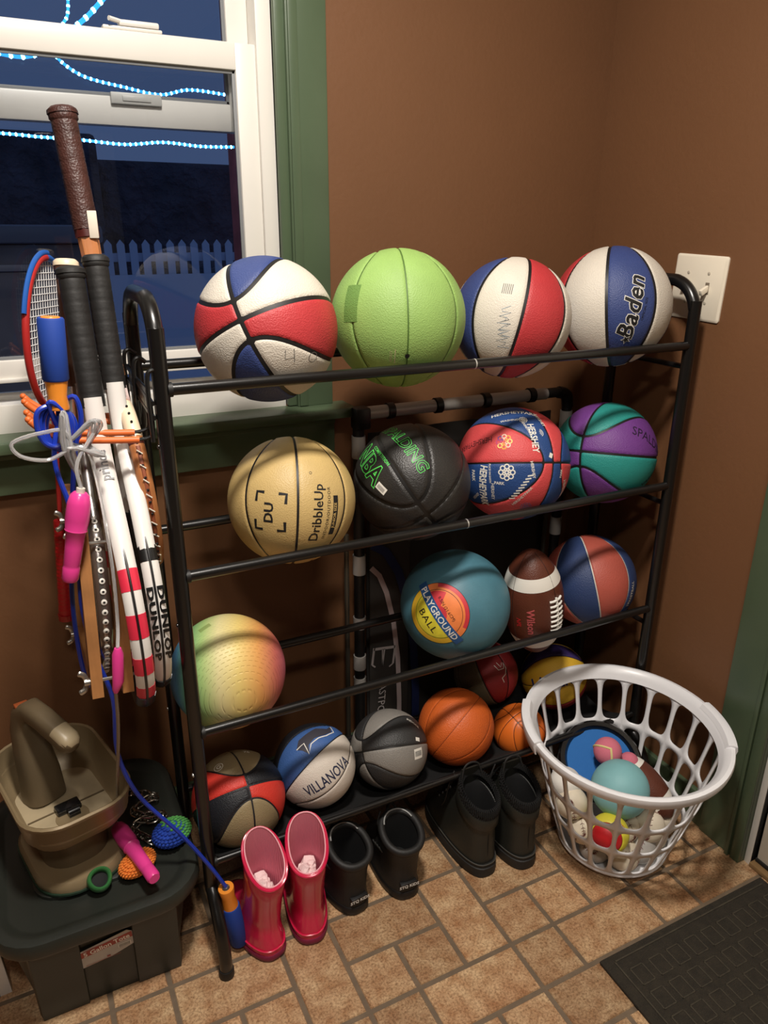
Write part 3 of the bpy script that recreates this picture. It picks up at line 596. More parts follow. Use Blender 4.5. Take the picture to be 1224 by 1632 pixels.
mOl = leather('olive_drab', (96, 88, 66)); mMr = leather('maroon_red', (150, 42, 44)); mDg = leather('dark_olive', (52, 50, 42))  # dull olive, maroon and dark olive panel colours
c = (.975, 1.352, .300); R = .0820
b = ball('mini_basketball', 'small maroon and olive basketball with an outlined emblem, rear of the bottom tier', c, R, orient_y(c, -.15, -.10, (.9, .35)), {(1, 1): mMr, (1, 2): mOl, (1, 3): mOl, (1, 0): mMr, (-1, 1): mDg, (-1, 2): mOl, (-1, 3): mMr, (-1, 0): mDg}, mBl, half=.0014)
wrap(b, line2d([(-.016, .014), (-.004, .004), (.010, .010), (.008, .024), (.016, .012), (.016, -.004), (.008, -.014), (.016, -.024)], .0022), .42, .02, -.1, mInkW, 'printed_emblem'); wrap(b, line2d([(-.010, .020), (.002, .010), (.004, .022)], .0018), .42, .04, -.1, mInkW, 'printed_emblem')
mYe = leather('yellow', (222, 178, 52)); mVi = leather('violet', (58, 44, 100))
c = (1.146, 1.290, .2764); R = .0838
b = ball('mini_basketball', 'small yellow basketball with blue block letters behind the laundry basket', c, R, orient_y(c, .05, -.2, (.2, -.97)), {(1, 1): mYe, (1, 2): mYe, (1, 3): mVi, (1, 0): mMr, (-1, 1): mVi, (-1, 2): mVi, (-1, 3): mYe, (-1, 0): mYe}, mBl, half=.0010)
wrap(b, text2d('LAKERS', .034, .03, 0, .75), .02, -.15, 14*D2R, mat('ink_royal', (36, 54, 116), .6))
# ------------------------------------------------------------------ boots on the floor
def bring(zb, zf, yb, yf, hw, toe=0.0, n=36, p=None):
    out = []; p = p or (.72 if yf-yb > .15 else .9)
    for k in range(n):
        a = 2*PI*k/n; s_, c_ = math.sin(a), math.cos(a)
        s2 = math.copysign(abs(s_)**p, s_); c2 = math.copysign(abs(c_)**p, c_)
        y = (yb+yf)/2+(yf-yb)/2*s2; x = hw*c2*(1+toe*(.16*s_ if s_ < 0 else .10*s_-.30*s_**4)); t = (y-yb)/(yf-yb); out.append((x, y, zb+(zf-zb)*t))
    return out
def shell(rings, th, depth_from):
    """outer rings bottom to top, then a rounded lip and the inside going down"""
    top = rings[-1]; cx = np.mean(np.array(top), 0)
    def inset(r, d, dz=0):
        r = np.array(r); c_ = r.mean(0); v = r-c_; l = np.linalg.norm(v[:, :2], axis=1)[:, None]; q = r.copy(); q[:, :2] = r[:, :2]-v[:, :2]/l*d; q[:, 2] += dz; return q
    return inset
def boot(name, label, loc, rz, rings, sole_rings, m, m_sole, m_in, th, inner, group, zs=1.0):
    T = RT(loc, rz=rz) @ Matrix.Diagonal((1.0, 1.0, zs, 1.0)); t = thing(name, label, 'boot', loc, group)
    R_ = [bring(*r) for r in rings]; ins = shell(R_, th, 0)
    lip = [ins(R_[-1], th*.25, th*.35), ins(R_[-1], th*.6, th*.45), ins(R_[-1], th, th*.2)]
    mk('upper', xf(loft(R_+[list(map(tuple, l)) for l in lip], True, False), T), m, t, angle=60)
    I_ = [ins(R_[-1], th*.98, th*.2)]+[ins(bring(*r), th*1.02) for r in inner]
    g = loft([list(map(tuple, l)) for l in I_], False, True); mk('lining', xf((g[0], [f[::-1] for f in g[1]]), T), m_in, t, angle=60)
    mk('sole', xf(loft([bring(*r) for r in sole_rings]), T), m_sole, t)
    return t, T
# pink rubber boots
mPink = mat('pink_rubber', (206, 32, 74), .22, coat=.4, spec=.6, var=(9, .06)); mPinkS = mat('maroon_sole', (110, 22, 52), .5); mPinkL = mat('pink_lining', (226, 130, 150), .85, bump=('wave', 140, .5, .001)); mPaper = mat('tissue_paper', (238, 214, 212), .8)
pink_r = [(.012, .012, -.002, .190, .041, .5), (.03, .03, .0, .190, .0405, .5), (.045, .05, .003, .182, .039, .5), (.058, .068, .005, .158, .037, .4), (.07, .085, .006, .128, .035, .3), (.085, .10, .005, .102, .034, .1), (.105, .125, .003, .088, .034), (.13, .16, .0, .080, .035), (.160, .215, -.008, .071, .0370), (.198, .282, -.016, .064, .039)]
pink_s = [(0, 0, -.002, .190, .041, .5), (.004, .004, -.005, .194, .044, .5), (.012, .012, -.005, .194, .044, .5), (.0145, .0145, -.003, .192, .042, .5)]
pink_i = [(.155, .200, -.006, .068, .036), (.12, .14, .003, .080, .034), (.08, .085, .008, .092, .033)]
for loc, rz, rx, lab in (((.300, 1.058, 0), .24, 0, 'shiny pink rubber rain boot stuffed with tissue, nearer the rack foot'), ((.374, 1.056, 0), -.22, 0, 'shiny pink rubber rain boot beside the black kids boots')):
    t, T = boot('rain_boot', lab, loc, rz, pink_r, pink_s, mPink, mPinkS, mPinkL, .0042, pink_i, 'pink rain boots')
    rim = bring(.198, .282, -.016, .064, .039); mk('rim_band', xf(tube([(x*1.02, y, z-.002) for x, y, z in rim], .0028, 8, closed=True), T), mPink, t)
    rim2 = bring(.2005, .2845, -.0125, .0605, .0355); mk('rim_lining', xf(tube([(x, y, z) for x, y, z in rim2], .0014, 6, closed=True), T), mat('pale_pink_edge', (244, 176, 186), .6), t)
    gs = []
    random.seed(3)
    for q in range(9):
        cx, cy = random.uniform(-.012, .012), random.uniform(.024, .060); g = sphere((cx, cy, .142+random.uniform(-.01, .025)), random.uniform(.009, .015), 2)
        V = g[0].copy(); V += np.array([[math.sin(v[1]*900+q)*.003, math.sin(v[2]*800)*.003, math.sin(v[0]*900)*.003] for v in V]); gs.append((V, g[1]))
    mk('tissue_stuffing', xf(join(*gs), T), mPaper, t, angle=20)
    mk('heel_ridge', xf(tube([(x*1.01, y, z) for x, y, z in bring(.026, .026, -.002, .192, .0415, .5)], .0018, 6, closed=True), T), mPink, t)
# black kids boots with a heel tab
mKid = mat('black_neoprene', (24, 23, 22), .6, bump=('noise', 90, .3, .002)); mKidS = mat('black_rubber_sole', (18, 17, 17), .5); mKidI = mat('black_lining', (8, 8, 9), .8); mTabW = mat('tab_white_print', (226, 226, 222), .6)
kid_r = [(.012, .012, .0, .20, .042, .4), (.03, .03, .0, .20, .0425, .4), (.05, .055, .003, .188, .041, .4), (.07, .078, .004, .155, .040, .2), (.090, .105, .002, .115, .041), (.118, .138, -.003, .096, .043), (.138, .165, -.008, .092, .045)]
kid_s = [(0, 0, -.001, .200, .042, .4), (.005, .005, -.004, .204, .045, .4), (.018, .018, -.003, .203, .0445, .4), (.021, .021, -.001, .201, .0425, .4)]
kid_i = [(.105, .125, -.002, .092, .043), (.06, .06, .004, .10, .038)]
for loc, rz, lab in (((.491, 1.080, 0), .10, 'black kids boot with white heel tab lettering, next to the pink boots'), ((.602, 1.066, 0), -.06, 'black kids boot with white heel tab lettering, closer to the lace-up boots')):
    t, T = boot('kids_boot', lab, loc, rz, kid_r, kid_s, mKid, mKidS, mKidI, .010, kid_i, 'black kids boots')
    mk('padded_collar', xf(tube([(x*.93, y*.96+.002, z) for x, y, z in bring(.136, .163, -.007, .091, .0445)], .0080, 10, closed=True), T), mKid, t)
    mk('inner_piping', xf(tube([(x*.80, y*.88+.006, z+.004) for x, y, z in bring(.140, .168, -.004, .091, .043)][2:17], .0016, 6), T), mat('grey_piping', (150, 150, 148), .4), t)
    yb = -.0015; ht = on_plane(rect2d(-.020, .020, -.008, .008), (0, yb, .040), (1, 0, .0), (0, 0, 1), .0); mk('heel_tab', xf(join(box(-.019, .019, yb-.002, yb+.012, .033, .047, .001)), T), mKidS, t)
    mk('heel_lettering', xf(on_plane(text2d('STQ KIDS', .0075, .03, 0, 1.0), (0, yb-.002, .040), (1, 0, 0), (0, 0, 1), .0005), T), mTabW, t)
    gs = [tube(cat([(-.022, .094, .135), (0, .099, .180), (.022, .094, .135)], 6), .003, 6), tube(cat([(-.012, .100, .148), (-.004, .104, .184), (.008, .102, .172), (.014, .104, .142)], 6), .002, 6), tube(cat([(-.03, .09, .12), (-.040, .08, .155), (-.028, .094, .170)], 6), .002, 6)]
    mk('lace_loops', xf(join(*gs), T), mat('black_lace', (30, 29, 28), .7), t)
    gs = [tube(cat([(.041*s_, .05+.012*q, .10-.004*q), (.046*s_, .056+.012*q, .11-.004*q), (.040*s_, .062+.012*q, .102-.004*q)], 4), .0016, 6) for q in range(4) for s_ in (-1, 1)]
    mk('eyelets', xf(join(*gs), T), mat('dark_steel', (90, 90, 88), .4, .8), t)['kind'] = 'stuff'
# black lace-up boots
mLB = mat('black_boot_leather', (36, 37, 32), .5, bump=('noise', 220, .25, .0015), var=(8, .12)); mLS = mat('boot_sole_rubber', (30, 29, 27), .65, bump=('noise', 90, .3)); mKnit = mat('knit_collar', (26, 26, 26), .9, bump=('wave', 260, .9, .002))
lb_r = [(.026, .026, .003, .250, .045, .5), (.045, .045, .003, .250, .0455, .5), (.062, .068, .005, .240, .044, .5), (.078, .095, .006, .200, .042, .35), (.095, .118, .006, .155, .0405, .1), (.112, .140, .004, .122, .040), (.130, .165, .002, .108, .0405)]
lb_s = [(0, 0, .0, .252, .045, .5), (.003, .003, -.003, .255, .048, .5), (.022, .022, -.003, .255, .048, .5), (.024, .024, .0, .253, .046, .5), (.027, .027, -.002, .254, .0475, .5), (.031, .031, -.001, .253, .047, .5)]
lb_i = [(.125, .155, .008, .100, .038), (.08, .09, .012, .10, .036)]
for loc, rz, lab in (((.790, 1.040, 0), -.02, 'black leather lace-up ankle boot, left of its pair'), ((.884, 1.018, 0), -.04, 'black leather lace-up ankle boot, right of its pair by the laundry basket')):
    t, T = boot('lace_up_boot', lab, loc, rz, lb_r, lb_s, mLB, mLS, mKidI, .005, lb_i, 'black lace-up boots', 1.15)
    mk('ankle_band', xf(loft([bring(.112, .140, .0025, .116, .0415), bring(.114, .142, .001, .116, .0425), bring(.136, .168, .0, .108, .0425), bring(.139, .171, .002, .107, .041)], False, False), T), mLB, t)
    cl = []
    for q in range(60):
        pts = [bring(z0, z1, yb, yf, hw, 0, 60) for z0, z1, yb, yf, hw in ((.136, .168, .003, .105, .0395), (.150, .183, -.001, .104, .0415), (.158, .192, .001, .102, .0405), (.160, .195, .006, .098, .037), (.150, .183, .010, .094, .0335))]
        cl.append(tube([p[q] for p in pts], .0019, 5))
    mk('knit_collar', xf(join(loft([bring(.136, .168, .003, .105, .0395, 0), bring(.156, .190, .001, .102, .0400, 0), bring(.15, .18, .010, .094, .0345, 0)], False, False), *cl), T), mKnit, t)
    mk('tongue', xf(loft([[(-.026, .110, .10), (.026, .110, .10), (.026, .116, .10), (-.026, .116, .10)], [(-.028, .098, .16), (.028, .098, .16), (.028, .103, .16), (-.028, .103, .16)], [(-.024, .088, .205), (.024, .088, .205), (.024, .092, .205), (-.024, .092, .205)]]), T), mLB, t)
    mk('pull_loop', xf(tube(cat([(-.026, .085, .185), (-.018, .090, .208), (0, .092, .214), (.018, .090, .208), (.026, .085, .185)], 6), .0022, 6), T), mat('black_lace', (30, 29, 28), .7), t)
    gs = []
    for s_ in (-1, 1):
        gs.append(tube(cat([(.030*s_, .118, .165), (.036*s_, .125, .14), (.030*s_, .150, .115), (.034*s_, .175, .095)], 5), .002, 6))
        gs.append(tube(cat([(.03*s_, .112, .19), (.045*s_, .108, .165), (.046*s_, .120, .12), (.043*s_, .14, .09)], 5), .0017, 6))
    for q in range(5): gs.append(tube(cat([(-.028, .122+.014*q, .155-.016*q), (0, .134+.014*q, .162-.016*q), (.028, .122+.014*q, .155-.016*q)], 4), .0019, 6))
    mk('laces', xf(join(*gs), T), mat('black_lace', (30, 29, 28), .7), t)
    gs = [sphere((.0365*s_, .116+.016*q, .15-.018*q), .0032, 1) for q in range(4) for s_ in (-1, 1)]; mk('lace_hooks', xf(join(*gs), T), mat('dark_steel', (90, 90, 88), .4, .8), t)['kind'] = 'stuff'
    mk('welt_stitching', xf(tube([(x*1.0, y, z+.0015) for x, y, z in bring(.030, .030, -.0015, .2535, .0472, .5, 60)], .0011, 5, closed=True), T), mat('welt_thread', (70, 68, 62), .7), t)
    mk('heel_seam', xf(tube([(0, .004, .04), (0, .005, .075), (0, .006, .11)], .0011, 5), T), mKidS, t)

# ------------------------------------------------------------------ door mat
mm = mat('dark_brown_mat', (44, 38, 28), .9, bump=('noise', 500, 1.0, .003), var=(60, .25)); mm2 = mat('mat_ridge', (58, 52, 40), .85, bump=('noise', 400, .6, .002), var=(50, .3))
dm = thing('door_mat', 'dark brown rubber door mat with square ridges, bottom right corner', 'mat', (1.1, .45, 0))
mk('mat_body', box(.868, 1.335, .05, .762, .001, .0085, .003), mm, dm)
mk('border_ridge', join(box(.893, 1.32, .7445, .7475, .008, .0102), box(.8915, .8945, .08, .7475, .008, .0102)), mm2, dm)
r0 = None
for j in range(11):
    for i in range(9):
        cx, cy = .925+.0478*i, .703-.0528*j
        if cx > 1.32: continue
        if r0 is None:
            a, b_, w_ = .0165, .0195, .0026
            r0 = mk('ridge_square', join(box(cx-a, cx+a, cy-b_, cy-b_+w_, .008, .0098, .0004, 1), box(cx-a, cx+a, cy+b_-w_, cy+b_, .008, .0098, .0004, 1), box(cx-a, cx-a+w_, cy-b_, cy+b_, .008, .0098, .0004, 1), box(cx+a-w_, cx+a, cy-b_, cy+b_, .008, .0098, .0004, 1)), mm2, dm, smooth=False); c0_ = (cx, cy)
        else:
            o = r0.copy(); COL.objects.link(o); o.location = (cx-c0_[0], cy-c0_[1], 0)

# ------------------------------------------------------------------ laundry basket with balls
mPl = mat('white_plastic', (232, 232, 234), .32, spec=.5)
bk = thing('laundry_basket', 'white plastic laundry basket with a lattice of holes, full of small balls', 'basket', (1.118, 1.0, 0))
MA = math.radians(62); mA = np.array([math.cos(MA), math.sin(MA), 0]); mBv = np.array([-math.sin(MA), math.cos(MA), 0])
def bsurf(th, t, off=0.0):
    c_ = np.array([1.118, 1.003, 0])*(1-t)+np.array([1.088, .982, 0])*t
    k = t**.85; ra = .122+(.219-.122)*k+off; rb_ = .120+(.198-.120)*k+off; z = .012+t*.333
    return c_+mA*ra*math.cos(th)+mBv*rb_*math.sin(th)+np.array([0, 0, z])
NC = 20; V, F = [], []
def hole_cell(t0, t1, th0, th1, wx, wz, rr):
    W, H_ = 1.0, 1.0; fr8 = np.linspace(-.5, .5, 9)[:-1]; outer = [(f, -.5) for f in fr8]+[(.5, f) for f in fr8]+[(-f, .5) for f in fr8]+[(-.5, -f) for f in fr8]; hx, hy = .5-wx, .5-wz
    pts = [(x*s2, y*s2) for x, y in outer for s2 in [(abs(x/hx)**3.6+abs(y/hy)**3.6)**(-1/3.6)]]
    base = len(V)
    for (x, y) in outer+pts:
        th = (th0+th1)/2+x/W*(th1-th0); t = (t0+t1)/2+y/H_*(t1-t0); V.append(bsurf(th, t))
    m = len(pts)
    for k in range(m): F.append((base+k, base+(k+1) % m, base+m+(k+1) % m, base+m+k))
for i in range(NC):
    th0, th1 = 2*PI*i/NC, 2*PI*(i+1)/NC
    for t0, t1, wx, wz, rr in ((.61, .97, .085, .065, .26), (.32, .61, .095, .075, .28), (.03, .32, .11, .09, .30)): hole_cell(t0, t1, th0, th1, wx, wz, rr)
bm = bmesh.new(); vs = [bm.verts.new(v) for v in V]
for f in F: bm.faces.new([vs[i] for i in f])
bmesh.ops.remove_doubles(bm, verts=bm.verts[:], dist=.0004); bmesh.ops.recalc_face_normals(bm, faces=bm.faces[:])
lw = mk('lattice_wall', frombm(bm), mPl, bk); s_ = lw.modifiers.new('s', 'SOLIDIFY'); s_.thickness = .0036; s_.offset = 0
prof = [(-.006, .955), (-.002, .99), (.002, 1.02), (.010, 1.035), (.018, 1.030), (.021, 1.01), (.021, .975), (.019, .955), (.0175, .97), (.016, 1.005), (.010, 1.015), (.004, .99)]
nr = 72; rings = [[bsurf(2*PI*k/nr, t, o) for (o, t) in prof] for k in range(nr)]
Vr = [p for r in rings for p in r]; m_ = len(prof); mk('rim', G(Vr, [(i*m_+k, i*m_+(k+1) % m_, ((i+1) % nr)*m_+(k+1) % m_, ((i+1) % nr)*m_+k) for i in range(nr) for k in range(m_)]), mPl, bk)
for th_c in (PI/2, -PI/2):
    seg = np.linspace(th_c-.33, th_c+.33, 16); rr = [[bsurf(a, t+.012, o) for o, t in ((.0, 1.0), (.004, 1.03), (.012, 1.038), (.022, 1.030), (.0255, 1.00), (.0255, .935), (.022, .93), (.021, .97))] for a in seg]
    mk('handle', loft(rr), mPl, bk)
mk('base_ring', tube([bsurf(2*PI*k/48, .015) for k in range(48)], .006, 8, closed=True), mPl, bk)
mk('base_plate', loft([[bsurf(2*PI*k/40, .005) for k in range(40)], [bsurf(2*PI*k/40, .016) for k in range(40)]]), mPl, bk)
# baseballs: white leather halves, raised seam of stitches
mLea = mat('baseball_leather', (222, 210, 188), .55, var=(18, .10), bump=('noise', 120, .15)); mSt = mat('baseball_stitch', (96, 40, 36), .6); mLea2 = mat('baseball_leather_grey', (178, 174, 168), .55, var=(18, .12))
def seam_pt(t, r):
    a, b_ = .44, 1.0   # tennis ball curve
    A, B_ = .75, .25; x = A*math.cos(t)+B_*math.cos(3*t); y = A*math.sin(t)-B_*math.sin(3*t); z = 2*math.sqrt(A*B_)*math.cos(2*t); v = np.array([x, y, z]); return v/np.linalg.norm(v)*r
rb0 = .0365
seam_line = tube([seam_pt(2*PI*k/90, rb0+.0001) for k in range(90)], .0005, 5, closed=True)
sts = []
for k in range(88):
    t = 2*PI*k/88; p = seam_pt(t, rb0+.0003); q = seam_pt(t+.02, rb0); tg = unit(q-p); nn = unit(p); sd = np.cross(nn, tg)
    for s_ in (-1, 1): sts.append(tube([p+sd*s_*.0006, p+sd*s_*.0042+tg*.0020], .00062, 4))
g_st = join(*sts)
bb_first = None
def baseball(label, c, rot, m=None):
    global bb_first
    c = np.array(c); T = RT(tuple(c), *rot)
    t = thing('baseball', label, 'baseball', (c[0], c[1], c[2]-rb0), 'baseballs in the laundry basket')
    mk('cover', sphere(c, rb0, 4), m or mLea, t, angle=180); mk('seam', xf(seam_line, T), mSt, t); mk('stitches', xf(g_st, T), mSt, t)
baseball('scuffed cream baseball against the left side of the white basket, highest on that side', (.988, 1.012, .152), (.5, .2, .4))
baseball('cream baseball at the left of the basket, under another baseball', (1.006, .985, .097), (1.6, .4, .2))
baseball('dirty tan baseball low in the basket, left of the red and yellow ball', (1.028, .960, .092), (.9, 1.2, .3))
baseball('tan baseball at the lowest front of the basket', (1.070, .918, .050), (.7, .3, 1.3))
baseball('cream baseball right of the red and yellow ball, mid front of the basket', (1.086, .945, .100), (1.9, .1, 1.0))
baseball('clean white baseball with a diagonal seam, front right in the basket', (1.142, .922, .098), (.3, .9, 2.0))
baseball('cream baseball at the far right side of the basket', (1.200, .948, .075), (1.1, .2, 2.5))
baseball('white baseball near the bottom right of the basket', (1.170, .935, .050), (.2, 1.4, .6))
baseball('grey scuffed ball at the bottom front of the basket', (1.120, .918, .050), (2.2, .5, .1), mLea2)
baseball('grey ball at the bottom left front of the basket', (1.030, .965, .050), (2.6, .9, .4), mLea2)
def simple_ball(name, label, c, r, m, cat_='ball'):
    t = thing(name, label, cat_, (c[0], c[1], c[2]-r), 'toys in the laundry basket'); mk('body', sphere(c, r, 4), m, t, angle=180); return t, np.array(c), r
simple_ball('foam_ball', 'plain white ball behind the baseballs in the basket', (.995, 1.045, .180), .036, mat('plain_white', (226, 222, 214), .5))
c = np.array((1.082, .965, .192)); b = simple_ball('rubber_ball', 'pale teal rubber ball on top of the pile in the basket', c, .0640, mat('pale_teal_rubber', (126, 178, 182), .6, var=(16, .08)))
# red and yellow segmented ball
c = np.array((1.022, .922, .128)); r = .042
t = thing('toy_ball', 'soft yellow and red segmented toy ball pressed against the basket front', 'ball', (c[0], c[1], c[2]-r), 'toys in the laundry basket')
P, F_ = ico(5); f_ = vframe(c); ax = vdir(f_, -.25, -.35)
dd = P @ ax
for nm, g, m in (('red_segment', dd-.62, mat('toy_red', (186, 28, 34), .45)), ('yellow_segment', .60-dd, mat('toy_yellow', (218, 206, 62), .5))):
    Vp, Fp, gv = clip_panel(P, F_, g); mk(nm, (Vp*(r-.0012*(1-np.clip(gv*r/.002, 0, 1)))[:, None]+c, Fp), m, t, angle=180)
mk('core', sphere(c, r-.0014, 3), mat('toy_seam', (120, 60, 30), .6), t); wrap((t, c, r), text2d('WOW', .006, .03), .55, .45, -.5, mat('toy_red', (186, 28, 34), .45))
# pink tennis ball with yellow seam, small pink ball
c = np.array((1.108, 1.040, .232)); r = .032
t = thing('tennis_ball', 'faded pink and cream ball lying on the blue catch paddle', 'ball', (c[0], c[1], c[2]-r), 'toys in the laundry basket')
mk('felt', sphere(c, r, 4), mat('pink_felt', (206, 112, 130), .9, bump=('noise', 500, .6)), t, angle=180)
mk('seam', xf(tube([seam_pt(2*PI*k/90, r) for k in range(90)], .0026, 6, closed=True), RT(tuple(c), .6, .3, .5)), mat('cream_seam', (222, 206, 140), .8), t)
simple_ball('rubber_ball', 'small pink ball half hidden behind the pale teal ball', (1.160, 1.020, .198), .022, mat('pink_felt', (206, 112, 130), .9))
# football in the basket
fb2 = thing('football', 'small brown football with white bands at the right inside the basket', 'ball', (1.19, .985, .06), 'toys in the laundry basket')
fc = np.array((1.178, .985, .148)); fax = unit(np.array((.25, -.55, -.42))); fL, fR_ = .090, .046; ff = vframe(fc); fx = unit(ff[0]-fax*np.dot(ff[0], fax)); fy = np.cross(fax, fx)
mk('body', fsurf(-.985, .985), mPig, fb2, angle=180)
for t0, t1 in ((.42, .60), (-.62, -.44)): mk('stripe', fsurf(t0, t1, .0006), mat('football_white', (232, 228, 218), .5), fb2)
# hook-fabric catch paddle: black rim, blue face
pd = thing('catch_paddle', 'round catch paddle with blue face and black rim leaning inside the basket', 'paddle', (1.13, 1.075, .10), 'toys in the laundry basket')
T = RT((1.118, 1.068, .178)) @ Matrix(np.column_stack([np.append(unit([.87, -.5, 0]), 0), np.append(np.cross(unit([-.30, -.46, .84]), unit([.87, -.5, 0])), 0), np.append(unit([-.30, -.46, .84]), 0), [0, 0, 0, 1]]).tolist())
mk('face', xf(lathe([(.078, -.003), (.079, 0), (.078, .002)], 48), T), mat('blue_hook_fabric', (34, 104, 176), .8, bump=('noise', 400, .8)), pd)
mk('rim', xf(lathe([(.077, -.010), (.096, -.010), (.100, -.004), (.099, .006), (.094, .012), (.084, .012), (.080, .006), (.078, .002)], 56, False, False), T), mat('black_gloss_plastic', (16, 16, 17), .2, spec=.6), pd); mk('back_shell', xf(lathe([(.03, -.03), (.078, -.020), (.096, -.010)], 40, True, False), T), mat('black_gloss_plastic', (16, 16, 17), .2), pd)

# ------------------------------------------------------------------ storage tote and what lies on it
mT = mat('dark_green_tote', (38, 42, 36), .5, bump=('noise', 200, .2), var=(7, .12)); mTl = mat('dark_green_lid', (36, 39, 34), .45, bump=('noise', 160, .25), var=(5, .15))
tt = thing('storage_tote', 'dark green lidded plastic tote with a torn 5 Gallon Tote sticker', 'storage tote', (0, 1.30, 0))
def rr3(w, d, r, z, cx=0.0, cy=1.285): return [(cx+x, cy+y, z) for x, y in rrect(w, d, r, 6)]
def body_ring(f, z):
    w, d, r = .262+.060*f, .312+.072*f, .05+.02*f; pts = rr3(w, d, r, z); out = []
    for x, y, z_ in pts: out.append((x, y, z_))
    return out
mk('tote_body', loft([body_ring(0, 0), body_ring(.02, .006)]+[body_ring(q/10, .005+.21*q/10) for q in range(1, 11)]), mT, tt)
for x in (-.085, .085): mk('corner_pillar', loft([[(x+dx*.9, 1.285-(.312+.072*f)/2+dy-.0006, .002+.20*f) for dx, dy in ((-.05, .012), (-.044, -.005), (.044, -.005), (.05, .012))] for f in (0, .3, .6, .95)]), mT, tt)
lid_r = [(.334, .398, .075, .205), (.360, .424, .085, .207), (.366, .430, .088, .213), (.366, .430, .088, .228), (.358, .422, .085, .2365), (.334, .398, .075, .2385), (.318, .382, .07, .2375), (.302, .366, .065, .231), (.29, .354, .06, .2305)]
mk('lid', loft([rr3(w, d, r, z, 0, 1.283) for w, d, r, z in lid_r]), mTl, tt, angle=50)
mk('lid_panel', loft([rr3(.21, .25, .05, .230, 0, 1.285), rr3(.21, .25, .05, .2375, 0, 1.285), rr3(.20, .24, .05, .2395, 0, 1.285)]), mTl, tt)
# sticker on the front face
ex = np.array([1, .02, 0]); ey = np.array([0, -.17, 1.0]); so = np.array((.000, 1.1030, .142))
ms = mat('sticker_grey', (176, 172, 166), .5, var=(30, .1)); mrd = mat('sticker_red', (150, 56, 44), .5, var=(40, .15))
stk = mk('sticker', on_plane(poly2d([(-.045, -.030), (.006, -.026), (.046, -.012), (.044, .026), (.035, .034), (-.010, .026), (-.046, .020)]), so, ex, ey, .0022), ms, tt, smooth=False)
mk('sticker_band', on_plane(poly2d([(-.045, .000), (.044, .010), (.043, .026), (-.046, .016)]), so, ex, ey, .0026), mrd, stk, smooth=False)
mk('sticker_lettering', on_plane(rot2d(text2d('5 Gallon Tote', .0118, .02, 0, .84), .11, -.001, .0125), so, ex, ey, .0030), mInkW, stk, smooth=False)
mk('sticker_barcode', on_plane(join(rect2d(.018, .040, -.010, .001)), so, ex, ey, .0027), mInkW, stk, smooth=False); mk('sticker_barcode', on_plane(join(*[rect2d(.0195+q*.0022, .0206+q*.0022, -.009, .000) for q in range(9)]), so, ex, ey, .0031), mInk, stk, smooth=False)
mk('sticker_print', on_plane(join(rect2d(-.003, .003, -.022, -.018), rect2d(-.040, .02, -.0255, -.0245), rect2d(-.040, -.012, .020, .021)), so, ex, ey, .0031), mrd, stk, smooth=False)

# bronze hand spreader
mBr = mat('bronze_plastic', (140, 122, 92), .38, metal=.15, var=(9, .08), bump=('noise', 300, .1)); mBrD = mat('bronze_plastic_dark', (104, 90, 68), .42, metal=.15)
TS = RT((-.030, 1.270, .2385), rz=math.radians(14))
sp = thing('hand_spreader', 'bronze plastic hand spreader with an arched handle standing on the tote', 'spreader', (-.030, 1.270, .2385))
def sr(w, d, r, z, cy=0.0): return [(x, y+cy, z) for x, y in rrect(w, d, r, 7)]
mk('hopper', xf(loft([sr(.130, .170, .045, .098), sr(.160, .215, .055, .112), sr(.180, .268, .062, .132), sr(.188, .284, .066, .172), sr(.194, .290, .068, .174), sr(.196, .292, .068, .181), sr(.190, .286, .066, .184), sr(.182, .278, .062, .182), sr(.178, .272, .060, .140), sr(.160, .235, .052, .112), sr(.14, .20, .045, .106)], False, True), TS), mBr, sp, angle=50)
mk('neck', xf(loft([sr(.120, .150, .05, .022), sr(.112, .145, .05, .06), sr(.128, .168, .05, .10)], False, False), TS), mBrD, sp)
mk('base_skirt', xf(loft([sr(.158, .222, .07, .0), sr(.166, .232, .072, .006), sr(.166, .232, .072, .016), sr(.156, .222, .07, .024), sr(.12, .15, .05, .026)]), TS), mBr, sp)
mk('base_lower_ring', xf(loft([sr(.160, .226, .07, -.001), sr(.170, .238, .072, .002), sr(.170, .238, .072, .006)]), TS), mat('dark_green_plastic', (30, 52, 38), .4), sp)  # dark green ring under the base skirt
mk('agitator', xf(join(box(-.022, .022, -.030, -.004, .106, .118, .003), tube([(-.006, -.036, .112), (.014, -.036, .112)], .010, 12)), TS), mat('black_gloss_plastic', (16, 16, 17), .2), sp)
mk('hopper_floor', xf(loft([sr(.150, .215, .05, .1062), sr(.150, .215, .05, .1068)]), TS), mat('bronze_floor', (172, 156, 126), .5, var=(14, .12)), sp)
mk('floor_line', xf(box(-.07, .07, -.012, -.009, .1055, .1085), TS), mBrD, sp)
mk('floor_disc', xf(mv(lathe([(.030, .1055), (.029, .1080), (.02, .1083)], 28), 0, -.040, 0), TS), mBr, sp)
